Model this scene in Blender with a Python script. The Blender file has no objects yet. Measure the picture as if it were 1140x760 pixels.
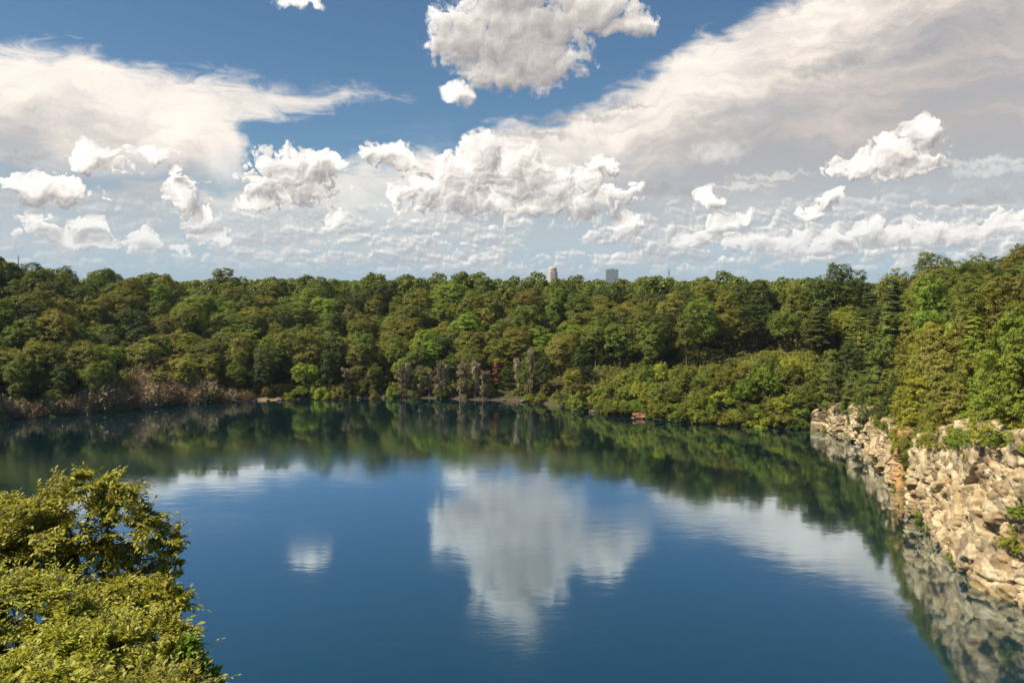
import bpy, math, random
import numpy as np
from mathutils import Vector, noise as mnoise

R = math.radians
rng = np.random.default_rng(11)
random.seed(5)
S = bpy.context.scene
C = S.collection

# ------------------------------------------------------------------ camera
H = 42.0                       # eye height above the water, metres
PITCH = R(4.0)
FP = 1140 * 28 / 36            # focal length in photo pixels
def ray(px, py):
    a, b = (px - 570) / FP, (380 - py) / FP
    return np.array([a, math.cos(PITCH) + b * math.sin(PITCH), -math.sin(PITCH) + b * math.cos(PITCH)])
def on_z(px, py, z=0.0):
    r = ray(px, py); t = (z - H) / r[2]
    return np.array([r[0] * t, r[1] * t, z])
def at_y(px, py, y):
    r = ray(px, py); t = y / r[1]
    return np.array([r[0] * t, y, H + r[2] * t])
def project(p):
    x, y, z = p[0], p[1], p[2] - H
    f = y * math.cos(PITCH) - z * math.sin(PITCH)
    u = y * math.sin(PITCH) + z * math.cos(PITCH)
    return 570 + FP * x / f, 380 - FP * u / f
def azel(px, py):
    r = ray(px, py)
    return math.degrees(math.atan2(r[0], r[1])), math.degrees(math.atan2(r[2], math.hypot(r[0], r[1])))

cam = bpy.data.cameras.new('camera'); cam.lens = 28; cam.sensor_width = 36
cam.clip_start = 0.1; cam.clip_end = 60000
co = bpy.data.objects.new('camera', cam); C.objects.link(co)
co.location = (0, 0, H); co.rotation_euler = (R(90) - PITCH, 0, 0)
S.camera = co

# ------------------------------------------------------------------ helpers
def tag(o, label=None, cat=None, group=None, kind=None):
    if label: o['label'] = label
    if cat: o['category'] = cat
    if group: o['group'] = group
    if kind: o['kind'] = kind
    return o
def empty(name, loc=(0, 0, 0), rz=0, scale=(1, 1, 1)):
    o = bpy.data.objects.new(name, None); C.objects.link(o)
    o.location = loc; o.rotation_euler = (0, 0, rz); o.scale = scale
    o.empty_display_size = .5
    return o
def link(name, me, parent=None, loc=None):
    o = bpy.data.objects.new(name, me); C.objects.link(o)
    if parent is not None: o.parent = parent
    if loc is not None: o.location = loc
    return o
def mesh_np(name, verts, faces, mat, tint=None, smooth=False, sizes=None):
    """faces: (M,k) int array, all the same size; tint: per vertex float"""
    verts = np.ascontiguousarray(verts, dtype=np.float32); faces = np.ascontiguousarray(faces, dtype=np.int32)
    me = bpy.data.meshes.new(name)
    n, (m, k) = len(verts), faces.shape
    me.vertices.add(n); me.vertices.foreach_set('co', verts.ravel())
    me.loops.add(m * k); me.loops.foreach_set('vertex_index', faces.ravel())
    me.polygons.add(m)
    me.polygons.foreach_set('loop_start', np.arange(0, m * k, k, dtype=np.int32))
    me.polygons.foreach_set('loop_total', np.full(m, k, dtype=np.int32))
    if smooth: me.polygons.foreach_set('use_smooth', np.ones(m, dtype=bool))
    if tint is not None:
        a = me.attributes.new('tint', 'FLOAT', 'POINT'); a.data.foreach_set('value', np.ascontiguousarray(tint, dtype=np.float32))
    me.update(calc_edges=True); me.validate()
    if mat is not None: me.materials.append(mat)
    return me
def unit(v):
    return v / np.maximum(np.linalg.norm(v, axis=-1, keepdims=True), 1e-9)
def rand_dirs(n, r=rng):
    return unit(r.normal(size=(n, 3)))
def leaf_quads(pos, nrm, L, Wd, tint, r=rng, along=None, fold=.0):
    """diamond shaped leaves: pos (N,3), normal (N,3)"""
    n = len(pos)
    a = rand_dirs(n, r) if along is None else along
    t = unit(np.cross(nrm, a)); b = unit(np.cross(t, nrm))      # b lies along
    L = np.asarray(L)[:, None] * np.ones((n, 1)) if np.ndim(L) else np.full((n, 1), L)
    Wd = np.asarray(Wd)[:, None] * np.ones((n, 1)) if np.ndim(Wd) else np.full((n, 1), Wd)
    v = np.empty((n, 4, 3), dtype=np.float32)
    v[:, 0] = pos - b * L * .5
    v[:, 1] = pos + t * Wd * .5 + b * L * r.uniform(-.15, .15, (n, 1)) + nrm * Wd * fold
    v[:, 2] = pos + b * L * .5
    v[:, 3] = pos - t * Wd * .5 + b * L * r.uniform(-.15, .15, (n, 1)) + nrm * Wd * fold
    return v.reshape(-1, 3), np.repeat(tint, 4)
def quads_idx(nv): return np.arange(nv, dtype=np.int32).reshape(-1, 4)
class Tubes:
    def __init__(s): s.v = []; s.f = []; s.n = 0
    def add(s, pts, rad, sides=6):
        pts = np.asarray(pts, float); k = len(pts)
        ring = np.linspace(0, 2 * np.pi, sides, endpoint=False)
        vs = []
        for i in range(k):
            d = unit(pts[min(i + 1, k - 1)] - pts[max(i - 1, 0)])
            up = np.array([0, 0, 1.]) if abs(d[2]) < .9 else np.array([1., 0, 0])
            a = unit(np.cross(d, up)); b = np.cross(d, a)
            vs.append(pts[i] + rad[i] * (np.cos(ring)[:, None] * a + np.sin(ring)[:, None] * b))
        base = s.n; s.v.append(np.concatenate(vs)); s.n += k * sides
        for i in range(k - 1):
            for j in range(sides):
                j2 = (j + 1) % sides
                s.f.append((base + i * sides + j, base + i * sides + j2, base + (i + 1) * sides + j2, base + (i + 1) * sides + j))
    def limb(s, a, b, r0, r1, bend=.12, n=5, sides=5, sag=0):
        a = np.asarray(a, float); b = np.asarray(b, float); L = np.linalg.norm(b - a)
        t = np.linspace(0, 1, n)[:, None]
        off = rng.normal(size=3) * bend * L
        p = a + (b - a) * t + off * (t * (1 - t)) * 2 + np.array([0, 0, -sag]) * t * t
        s.add(p, r0 + (r1 - r0) * t[:, 0], sides)
        return p
    def mesh(s, name, mat): return mesh_np(name, np.concatenate(s.v), np.array(s.f), mat, smooth=True)

# ------------------------------------------------------------------ materials
class NT:
    def __init__(s, tree): s.t = tree; s.t.nodes.clear()
    def n(s, typ, **kw):
        nd = s.t.nodes.new(typ)
        for k, v in kw.items(): setattr(nd, k, v)
        return nd
    def put(s, sock, v):
        if v is None: return
        if isinstance(v, bpy.types.NodeSocket): s.t.links.new(v, sock)
        else: sock.default_value = v
    def m(s, op, a, b=None, c=None, clamp=False):
        nd = s.n('ShaderNodeMath', operation=op, use_clamp=clamp)
        for i, x in enumerate((a, b, c)): s.put(nd.inputs[i], x)
        return nd.outputs[0]
    def v(s, op, a, b=None, c=None):
        nd = s.n('ShaderNodeVectorMath', operation=op)
        s.put(nd.inputs[0], a)
        if op == 'SCALE': s.put(nd.inputs['Scale'], b)
        else: s.put(nd.inputs[1], b); s.put(nd.inputs[2], c)
        return nd.outputs['Value'] if op in ('DOT_PRODUCT', 'LENGTH') else nd.outputs[0]
    def noise(s, vec, scale, detail=4, rough=.5, dim='3D', dist=0, color=False, lac=2.0, norm=True):
        nd = s.n('ShaderNodeTexNoise', noise_dimensions=dim); nd.normalize = norm
        s.put(nd.inputs['Vector'], vec); nd.inputs['Scale'].default_value = scale
        nd.inputs['Detail'].default_value = detail; nd.inputs['Roughness'].default_value = rough
        nd.inputs['Distortion'].default_value = dist; nd.inputs['Lacunarity'].default_value = lac
        return nd.outputs['Color'] if color else nd.outputs['Fac']
    def vor(s, vec, scale, feature='F1', dim='3D', detail=0, rough=.5, rand=1, out='Distance', smooth=.5):
        nd = s.n('ShaderNodeTexVoronoi', voronoi_dimensions=dim, feature=feature)
        s.put(nd.inputs['Vector'], vec); nd.inputs['Scale'].default_value = scale
        if 'Detail' in nd.inputs: nd.inputs['Detail'].default_value = detail; nd.inputs['Roughness'].default_value = rough
        if 'Smoothness' in nd.inputs: nd.inputs['Smoothness'].default_value = smooth
        nd.inputs['Randomness'].default_value = rand
        return nd.outputs[out]
    def ramp(s, fac, stops, interp='LINEAR'):
        nd = s.n('ShaderNodeValToRGB'); s.put(nd.inputs[0], fac); cr = nd.color_ramp; cr.interpolation = interp
        while len(cr.elements) < len(stops): cr.elements.new(.5)
        for e, (p, c) in zip(cr.elements, stops): e.position = p; e.color = (*c, 1) if len(c) == 3 else c
        return nd.outputs[0]
    def sstep(s, x, a, b, lo=0., hi=1.):
        nd = s.n('ShaderNodeMapRange', interpolation_type='SMOOTHSTEP')
        s.put(nd.inputs[0], x); s.put(nd.inputs[1], a); s.put(nd.inputs[2], b); s.put(nd.inputs[3], lo); s.put(nd.inputs[4], hi)
        return nd.outputs[0]
    def mix(s, f, a, b, blend='MIX'):
        nd = s.n('ShaderNodeMix', data_type='RGBA', blend_type=blend)
        s.put(nd.inputs[0], f)
        for i, x in ((6, a), (7, b)):
            if isinstance(x, tuple) and len(x) == 3: x = (*x, 1)
            s.put(nd.inputs[i], x)
        return nd.outputs[2]
def material(name):
    m = bpy.data.materials.new(name); m.use_nodes = True
    return m, NT(m.node_tree)

def leaf_mat(name, trans=.25, rough=.55, spec=.3, vary=.5, hue_spread=True):
    m, t = material(name)
    oi = t.n('ShaderNodeObjectInfo'); at = t.n('ShaderNodeAttribute', attribute_name='tint')
    fac = at.outputs['Fac']
    # leaf to leaf variation: value and a shift between blue-green and yellow
    val = t.m('MULTIPLY_ADD', fac, vary, 1 - vary * .5)
    col = t.v('SCALE', oi.outputs['Color'], val)
    yel = t.v('MULTIPLY', col, (1.3, 1.2, .55))
    col2 = t.mix(t.m('MULTIPLY', t.m('FRACT', t.m('MULTIPLY', fac, 7.31)), .55), col, yel)
    p = t.n('ShaderNodeBsdfPrincipled'); t.put(p.inputs['Base Color'], col2)
    p.inputs['Roughness'].default_value = rough; p.inputs['Specular IOR Level'].default_value = spec
    tr = t.n('ShaderNodeBsdfTranslucent'); t.put(tr.inputs['Color'], t.v('MULTIPLY', col2, (1.2, 1.15, .45)))
    mx = t.n('ShaderNodeMixShader'); mx.inputs[0].default_value = trans
    t.t.links.new(p.outputs[0], mx.inputs[1]); t.t.links.new(tr.outputs[0], mx.inputs[2])
    o = t.n('ShaderNodeOutputMaterial'); t.t.links.new(mx.outputs[0], o.inputs[0])
    return m
def plain_mat(name, stops, scale=6, rough=.85, detail=5, spec=.2, metal=0, bump=.3, stretch=(1, 1, 1)):
    m, t = material(name)
    tc = t.n('ShaderNodeTexCoord'); vec = t.v('MULTIPLY', tc.outputs['Object'], stretch)
    nz = t.noise(vec, scale, detail, .6)
    p = t.n('ShaderNodeBsdfPrincipled'); t.put(p.inputs['Base Color'], t.ramp(nz, stops))
    p.inputs['Roughness'].default_value = rough; p.inputs['Specular IOR Level'].default_value = spec; p.inputs['Metallic'].default_value = metal
    if bump:
        b = t.n('ShaderNodeBump'); b.inputs['Strength'].default_value = bump; b.inputs['Distance'].default_value = .1
        t.put(b.inputs['Height'], nz); t.put(p.inputs['Normal'], b.outputs[0])
    o = t.n('ShaderNodeOutputMaterial'); t.t.links.new(p.outputs[0], o.inputs[0])
    return m

M_LEAF = leaf_mat('foliage')
M_NEEDLE = leaf_mat('needles', trans=.12, vary=.45)
M_NEAR = leaf_mat('glossy_leaves', trans=.33, rough=.5, spec=.4, vary=.6)
M_BARK = plain_mat('bark', [(.3, (.07, .055, .042)), (.7, (.19, .16, .13))], 3, stretch=(1, 1, .25))
M_DEAD = plain_mat('dead_wood', [(.3, (.17, .125, .095)), (.7, (.36, .29, .23))], 2)
M_TWIG = leaf_mat('dry_twigs', trans=.05, vary=.7, spec=.1, rough=.8)

# ------------------------------------------------------------------ shoreline and terrain
CX, CY = -15.0, 165.0
#  photo x, photo y of the waterline | edge height, edge width, plateau height, plateau width
SH = [
    (0, 468, 3, 7, 34, 85), (60, 463, 3, 7, 34, 85), (120, 458, 3, 7, 33, 85), (170, 453, 3, 8, 25, 85), (230, 449, 2, 8, 25, 80),
    (300, 446, 2, 8, 24, 80), (380, 444, 3, 8, 23.5, 78), (450, 443, 3, 8, 23.5, 78), (520, 445, 3, 8, 22.5, 76), (560, 446, 3, 8, 22, 76),
    (600, 449, 4, 9, 22, 72), (640, 457, 6, 12, 23.5, 70), (700, 464, 10, 18, 23, 66), (760, 470, 13, 18, 21, 62), (820, 473, 15.5, 18, 20.5, 56),
    (880, 476, 13, 15, 20.5, 50), (908, 478, 8, 6, 25, 50), (920, 480, 7.5, 2.6, 29, 42), (945, 487, 8.6, 2.6, 33, 42), (970, 505, 10, 2.6, 35, 40),
    (985, 525, 10.5, 2.6, 33, 38), (1000, 547, 11.5, 2.6, 32, 36), (1007, 549, 9.5, 4, 32, 36), (1013, 558, 10.5, 5, 32, 36), (1020, 573, 13.5, 3, 31.5, 36),
    (1040, 592, 16.6, 2.8, 31, 36), (1060, 617, 19, 2.8, 30.5, 36), (1085, 640, 21, 2.8, 30, 36), (1105, 655, 21.5, 2.8, 30, 36), (1140, 672, 21.8, 2.8, 30, 36),
    (1200, 712, 23, 2.8, 30, 36),
]
near = [(62, 62, 23, 4, 30, 40), (56, 40, 24, 6, 32, 40), (38, 24, 26, 8, 36, 30), (10, 21, 30, 10, 40.3, 13), (-12, 22, 32, 10, 40.3, 13),
        (-35, 27, 33, 10, 40, 16), (-75, 42, 28, 14, 38, 40), (-125, 80, 20, 20, 36, 60), (-165, 135, 10, 14, 36, 80), (-172, 190, 4, 8, 34, 85),
        (-168, 228, 3, 7, 33, 85)]
shore = [(*on_z(a, b)[:2], *r) for a, b, *r in SH] + near
shore = np.array(shore, float)
sth = np.unwrap(np.arctan2(shore[:, 1] - CY, shore[:, 0] - CX))
srr = np.hypot(shore[:, 0] - CX, shore[:, 1] - CY)
o_ = np.argsort(np.mod(sth, 2 * np.pi)); sth = np.mod(sth, 2 * np.pi)[o_]; shore = shore[o_]; srr = srr[o_]
def per(th, vals):
    return np.interp(np.mod(th, 2 * np.pi), np.concatenate([sth[-3:] - 2 * np.pi, sth, sth[:3] + 2 * np.pi]), np.concatenate([vals[-3:], vals, vals[:3]]))
def shore_r(th): return per(th, srr)
def ss(x): x = np.clip(x, 0, 1); return x * x * (3 - 2 * x)
def hills(x, y):
    return (np.sin(x / 71 + 1.3) * np.cos(y / 83 + .4) + .5 * np.sin(x / 31 + y / 47) + .3 * np.sin(y / 23 - x / 37 + 2))
def height_pd(th, d):
    eh, ew, ph, pw = (per(th, shore[:, k]) for k in (2, 3, 4, 5))
    x = CX + (shore_r(th) + d) * np.cos(th); y = CY + (shore_r(th) + d) * np.sin(th)
    sh_ = np.clip((5 - ew) / 2, 0, 1) * 1.9
    h = eh * ss((d - sh_) / ew) ** .8 + (ph - eh) * ss((d - ew * .8) / pw)
    n1 = hills(x, y)
    h = h + n1 * 1.7 * ss((d - ew - 8) / 50) * ss(np.hypot(x, y) / 40 - .5)
    far = ss((d - 260) / 900)
    h = h * (1 - far) + far * (17 + 7 * hills(x / 9, y / 9))
    h = np.where(d < 0, np.maximum(d * .9, -14), h)
    return h
def dist(x, y):
    th = np.arctan2(y - CY, x - CX); return th, np.hypot(x - CX, y - CY) - shore_r(th)
def ground_z(x, y):
    th, d = dist(x, y); return float(height_pd(th, d))

# a fine, single ground sheet running out to the horizon
NTH = 1080
ths = np.linspace(0, 2 * np.pi, NTH, endpoint=False)
ds = np.concatenate([[-60, -30, -14, -8, -4, -2, -1, -.4, 0, .4, .8, 1.2, 1.7, 2.3, 3, 4, 5, 6, 7.5, 9, 11, 13, 15, 18, 21, 24], np.arange(28, 130, 5), np.geomspace(130, 22000, 42)])
TT, DD = np.meshgrid(ths, ds)
RRr = np.maximum(shore_r(TT) + DD, 2)
X = CX + RRr * np.cos(TT); Y = CY + RRr * np.sin(TT); Z = height_pd(TT, DD)
rough = np.array([mnoise.fractal(Vector((x * .12, y * .12, 0)), 1, 2, 4) for x, y in zip(X.ravel(), Y.ravel())]).reshape(X.shape)
Z = Z + np.where(DD > .2, rough * np.clip(DD * .25, 0, 1.0) * .8, 0)
nd_, nt_ = X.shape
idx = np.arange(nd_ * nt_).reshape(nd_, nt_)
a = idx[:-1]; b = idx[1:]
F = np.stack([a, np.roll(a, -1, 1), np.roll(b, -1, 1), b], -1).reshape(-1, 4)[:, ::-1]
m, t = material('ground_soil')
geo = t.n('ShaderNodeNewGeometry'); pos = geo.outputs['Position']
sep = t.n('ShaderNodeSeparateXYZ'); t.put(sep.inputs[0], pos)
n1 = t.noise(pos, .15, 6, .6); n2 = t.noise(pos, 1.3, 5, .6)
floor_c = t.ramp(n2, [(.3, (.035, .035, .018)), (.55, (.06, .065, .022)), (.75, (.1, .075, .045))])
grass_c = t.ramp(n2, [(.3, (.05, .062, .016)), (.7, (.09, .1, .028))])
gfac = t.sstep(n1, .5, .6)
c1 = t.mix(gfac, floor_c, grass_c)
bank_c = t.ramp(n2, [(.3, (.16, .1, .06)), (.6, (.34, .23, .145)), (.8, (.42, .33, .24))])
bf = t.sstep(t.m('MULTIPLY_ADD', n1, 5.0, sep.outputs[2]), 2.7, 3.5, 1, 0)
sb_ = on_z(290, 446)
near_sand = t.sstep(t.v('LENGTH', t.v('SUBTRACT', pos, tuple(float(q) for q in sb_))), 26, 12, .0, 1)
bank_c = t.mix(near_sand, t.ramp(n2, [(.3, (.05, .036, .024)), (.6, (.12, .085, .055)), (.8, (.2, .15, .11))]), bank_c)
c2 = t.mix(bf, c1, bank_c)
p = t.n('ShaderNodeBsdfPrincipled'); t.put(p.inputs['Base Color'], c2); p.inputs['Roughness'].default_value = .95; p.inputs['Specular IOR Level'].default_value = .1
bp = t.n('ShaderNodeBump'); bp.inputs['Strength'].default_value = .6; bp.inputs['Distance'].default_value = .3; t.put(bp.inputs['Height'], n2); t.put(p.inputs['Normal'], bp.outputs[0])
o = t.n('ShaderNodeOutputMaterial'); t.t.links.new(p.outputs[0], o.inputs[0])
tag(link('ground', mesh_np('ground', np.stack([X, Y, Z], -1).reshape(-1, 3), F, m, smooth=True)), kind='structure')

# water
wr = shore_r(ths) + 2.2
wv = np.stack([CX + wr * np.cos(ths), CY + wr * np.sin(ths), np.zeros(NTH)], -1)
wv = np.concatenate([wv, [[CX, CY, 0]]])
wf = np.stack([np.arange(NTH), (np.arange(NTH) + 1) % NTH, np.full(NTH, NTH)], -1)
m, t = material('lake_water')
geo = t.n('ShaderNodeNewGeometry'); pos = geo.outputs['Position']
gust = t.sstep(t.noise(t.v('MULTIPLY', pos, (.012, .02, 1)), 1, 3, .5), .42, .62, .25, 1.0)
r1 = t.noise(t.v('MULTIPLY', pos, (1, 1.6, 1)), .9, 3, .55)
r2 = t.noise(t.v('MULTIPLY', pos, (1, 2.0, 1)), .16, 2, .5)
hgt = t.m('ADD', t.m('MULTIPLY', t.m('MULTIPLY', r1, gust), .008), t.m('MULTIPLY', r2, .012))
bp = t.n('ShaderNodeBump'); bp.inputs['Strength'].default_value = 1; bp.inputs['Distance'].default_value = 1; t.put(bp.inputs['Height'], hgt)
dif = t.n('ShaderNodeBsdfDiffuse'); dif.inputs[0].default_value = (.001, .029, .045, 1)
gl = t.n('ShaderNodeBsdfGlossy'); gl.inputs['Color'].default_value = (.82, .94, 1, 1); t.put(gl.inputs['Roughness'], t.m('MULTIPLY_ADD', gust, .07, .035)); t.put(gl.inputs['Normal'], bp.outputs[0])
cosi = t.m('ABSOLUTE', t.v('DOT_PRODUCT', geo.outputs['Incoming'], bp.outputs[0]))
frs = t.m('MINIMUM', t.m('MULTIPLY', t.m('POWER', t.m('SUBTRACT', 1.0, cosi, clamp=True), 3.0), 1.9), .86)
mx = t.n('ShaderNodeMixShader'); t.put(mx.inputs[0], frs); t.t.links.new(dif.outputs[0], mx.inputs[1]); t.t.links.new(gl.outputs[0], mx.inputs[2])
o = t.n('ShaderNodeOutputMaterial'); t.t.links.new(mx.outputs[0], o.inputs[0])
tag(link('water', mesh_np('water', wv, wf, m, smooth=True)), kind='structure')

# ------------------------------------------------------------------ rock cliff (one continuous face)
JROT = __import__('mathutils').Euler((R(14), R(-24), R(33))).to_matrix()      # the tilt of the rock's joints
def frac_rock(p, cell, seed, amp, tilt, ck=5):
    """blocky fractures: each voronoi cell is its own offset, tilted facet"""
    p = JROT @ Vector(p)
    q = Vector((p[0] / cell[0] + seed, p[1] / cell[1] - seed, p[2] / cell[2] + seed * .7))
    dd, pts = mnoise.voronoi(q, distance_metric='CHEBYCHEV') if amp > .3 else mnoise.voronoi(q)
    c = pts[0]; h = mnoise.cell_vector(c * 7.31 + Vector((seed, seed, seed)))
    h2 = mnoise.cell_vector(c * 3.77 + Vector((9.1, seed, 2.2)))
    v = q - c
    crack = min(1.0, (dd[1] - dd[0]) * ck)
    return amp * ((h.x * 1.7 - 1) + tilt * (v.x * (h2.x * 2 - 1) + v.y * (h2.y * 2 - 1) + v.z * (h2.z * 2 - .6)) * 2) - amp * .8 * (1 - crack)
thA = float(np.arctan2(on_z(1260, 760)[1] - CY, on_z(1260, 760)[0] - CX)); thB = float(np.arctan2(on_z(902, 477.5)[1] - CY, on_z(902, 477.5)[0] - CX))
thA = np.arctan2(62 - CY, 63 - CX)
# walk along the shoreline at an even step
tw = np.linspace(thA, thB, 4000); px_ = CX + shore_r(tw) * np.cos(tw); py_ = CY + shore_r(tw) * np.sin(tw)
arc = np.concatenate([[0], np.cumsum(np.hypot(np.diff(px_), np.diff(py_)))])
NS = int(arc[-1] / .24); NZ = 120
tw = np.interp(np.linspace(0, arc[-1], NS), arc, tw)
sx = CX + shore_r(tw) * np.cos(tw); sy = CY + shore_r(tw) * np.sin(tw)
k = 15; ker = np.hanning(k + 2)[1:-1]; ker /= ker.sum()
def smo(a): return np.convolve(np.pad(a, k // 2, mode='edge'), ker, 'valid')
sx, sy = smo(sx), smo(sy)
tx, ty = np.gradient(sx), np.gradient(sy); tl = np.hypot(tx, ty); nx, ny = -ty / tl, tx / tl   # towards the lake
top = per(tw, shore[:, 2]) + .9
gp = on_z(1008, 552); gul = np.exp(-(((sx - gp[0]) ** 2 + (sy - gp[1]) ** 2) / 2.6 ** 2))
V = np.zeros((NS, NZ + 1, 3)); colr = np.zeros((NS, NZ + 1))
for i in range(NS):
    tp = top[i] * min(1, (NS - i) / 30 + .35) + mnoise.fractal(Vector((sx[i] * .15, sy[i] * .15, 3)), 1, 2, 3) * 1.6
    for j in range(NZ + 1):
        f = j / NZ; z = -2 + (tp + 2) * min(f / .93, 1)
        lean = .05 * max(z, 0) + (max(f - .93, 0) / .07) * 2.6
        p0 = np.array([sx[i] - nx[i] * (lean - 1.0), sy[i] - ny[i] * (lean - 1.0), z + (max(f - .93, 0) / .07) * .5])
        P = Vector(p0)
        w = mnoise.noise_vector(P * .12) * .5
        q = P + w
        big = mnoise.fractal(P * .07, 1, 2, 3)
        amp = .8 + .5 * mnoise.noise(P * .05 + Vector((5, 5, 5)))
        slab = min(1, max(0, .5 + 2.6 * mnoise.noise(P * .11 + Vector((7, 3, 1))) + (z - 11) * .03))
        d = big * 1.5 + frac_rock(q, (4.4, 4.4, 6.0), 3.1, .95, .3, 14) + (1 - .55 * slab) * frac_rock(q + w * .3, (1.9, 1.9, 2.7), 8.7, .5, .4, 10) + frac_rock(P + w * .3, (.8, .8, 1.0), 1.9, .17 * (1.3 - slab), .8)
        # fallen blocks widen the foot
        d += max(0, 1 - z / 4) * (.1 + .5 * mnoise.noise(P * .35))
        d -= 4.2 * gul[i]
        d *= min(1, max(.0, (1.05 - f) * 6)) * min(1, (NS - 1 - i) / 14 + .05)
        V[i, j] = p0 + np.array([nx[i], ny[i], 0]) * d + np.array([tx[i] / tl[i], ty[i] / tl[i], 0]) * mnoise.noise(P * .9) * .12
ii = np.arange(NS * (NZ + 1)).reshape(NS, NZ + 1)
F = np.stack([ii[:-1, :-1], ii[1:, :-1], ii[1:, 1:], ii[:-1, 1:]], -1).reshape(-1, 4)
m, t = material('fractured_rock')
geo = t.n('ShaderNodeNewGeometry'); pos = geo.outputs['Position']
sep = t.n('ShaderNodeSeparateXYZ'); t.put(sep.inputs[0], pos)
vc = t.vor(t.v('MULTIPLY', pos, (.5, .5, .8)), 1, out='Color'); sc = t.n('ShaderNodeSeparateColor'); t.put(sc.inputs[0], vc)
n1 = t.noise(pos, .22, 6, .6); n2 = t.noise(pos, 2.2, 6, .65)
streak = t.noise(t.v('MULTIPLY', pos, (.5, .5, .07)), 1, 4, .6)
c = t.ramp(sc.outputs[0], [(0, (.25, .175, .095)), (.25, (.43, .32, .18)), (.65, (.6, .47, .285)), (1, (.72, .6, .41))])
c = t.mix(t.sstep(n1, .5, .68, 0, .5), c, (.44, .3, .14))
c = t.mix(t.sstep(streak, .5, .66, 0, .65), c, (.15, .12, .095))
# iron stain on the buttress beside the gully
st = on_z(1000, 547)
dd = t.v('LENGTH', t.v('MULTIPLY', t.v('SUBTRACT', pos, (float(st[0]) + 1, float(st[1]) + 1.5, 5)), (.42, .2, .075)))
c = t.mix(t.sstep(t.m('ADD', dd, t.m('MULTIPLY_ADD', n2, 1.8, -.9)), .35, 1.15, .8, 0), c, (.52, .25, .06))
c = t.mix(t.sstep(n2, .35, .65, .35, 0), c, (.12, .095, .07))
c = t.mix(t.sstep(t.m('MULTIPLY_ADD', n1, 2., sep.outputs[2]), 1.2, 2.0, .55, 0), c, (.3, .2, .08))
p = t.n('ShaderNodeBsdfPrincipled'); t.put(p.inputs['Base Color'], c); p.inputs['Roughness'].default_value = .85; p.inputs['Specular IOR Level'].default_value = .2
bh = t.m('ADD', t.m('MULTIPLY', n2, .1), t.m('MULTIPLY', t.noise(t.v('MULTIPLY', pos, (1, 1, 1.6)), 5.5, 4, .7), .07))
bp = t.n('ShaderNodeBump'); bp.inputs['Strength'].default_value = .8; bp.inputs['Distance'].default_value = .6; t.put(bp.inputs['Height'], bh); t.put(p.inputs['Normal'], bp.outputs[0])
o = t.n('ShaderNodeOutputMaterial'); t.t.links.new(p.outputs[0], o.inputs[0])
M_ROCK = m
tag(link('rock_cliff', mesh_np('rock_cliff', V.reshape(-1, 3), F, m)), kind='structure')

# ------------------------------------------------------------------ tree prototypes
def clump_leaves(cent, crad, out, n, size, r, flat=.6, upbias=.5, rnd=.7):
    """cent (K,3) clump centres, crad (K,), out (K,3) outward direction"""
    K = len(cent)
    c = np.repeat(np.arange(K), n)
    off = r.normal(size=(K * n, 3)) * .48; off[:, 2] *= flat
    pos = cent[c] + off * crad[c][:, None]
    nr = unit(out[c] * 1.0 + np.array([0, 0, upbias]) + r.normal(size=(K * n, 3)) * rnd * .72)
    L = size * r.uniform(.7, 1.35, K * n)
    ct = r.uniform(0, 1, K)
    tint = np.clip(ct[c] * .7 + r.uniform(0, 1, K * n) * .3, 0, 1)
    return leaf_quads(pos, nr, L, L * .62, tint, r)
def bark_tree(r, ht, crown_c, lobes, r0):
    T = Tubes(); lean = r.normal(size=2) * .35
    topz = crown_c[2] + 1.5
    pts = [np.array([lean[0] * t ** 1.5, lean[1] * t ** 1.5, topz * t]) for t in np.linspace(0, 1, 7)]
    T.add([pts[0] - np.array([0, 0, 2.5])] + pts, np.concatenate([[r0 * 1.4], np.linspace(r0 * 1.1, r0 * .3, 7)]), 8)
    for c in lobes:
        k = r.integers(2, 6)
        T.limb(pts[k], c, r0 * .38, r0 * .08, n=5, sides=5)
    return T.mesh('trunk', M_BARK)
def broadleaf(seed, ht=17, rad=5.2, crown_lo=.28, nl=24, per_lobe=26, npc=26, leaf=.36, squash=1.0, lobe=(.26, .44)):
    r = np.random.default_rng(seed)
    cz0 = ht * crown_lo; cz = (ht + cz0) / 2; rz = (ht - cz0) / 2
    ctr = np.array([0, 0, cz])
    d = rand_dirs(nl, r); d[:, 2] = d[:, 2] * .8 + .25; d = unit(d)
    lr = rad * r.uniform(*lobe, nl)
    wob = r.uniform(.82, 1.16, (nl, 1))
    lc = ctr + d * wob * np.array([rad, rad, rz]) - d * lr[:, None] * .95
    lc = np.concatenate([lc, ctr + rand_dirs(5, r) * np.array([rad, rad, rz]) * .3]); lr = np.concatenate([lr, np.full(5, rad * .42)])
    C_, R_, O_ = [], [], []
    for c, q in zip(lc, lr):
        dd = rand_dirs(int(per_lobe * 1.6), r); dd = dd[dd[:, 2] > -.55][:per_lobe]
        pts = c + dd * q * r.uniform(.8, 1.05, (len(dd), 1)) * np.array([1, 1, squash])
        D = np.linalg.norm(pts[:, None] - lc[None], axis=2) / lr[None]
        keep = (D < .72).sum(1) == 0
        C_.append(pts[keep]); O_.append(unit(dd[keep] + .6 * unit(pts[keep] - ctr))); R_.append(r.uniform(.45, .85, keep.sum()) * rad / 5.2)
    C_ = np.concatenate(C_); O_ = np.concatenate(O_); R_ = np.concatenate(R_)
    v, tn = clump_leaves(C_, R_, O_, npc, leaf, r)
    return [('trunk', bark_tree(r, ht, ctr, lc[:12], ht * .017), None), ('crown', mesh_np('crown', v, quads_idx(len(v)), M_LEAF, tn), 1)], ht, rad
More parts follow.
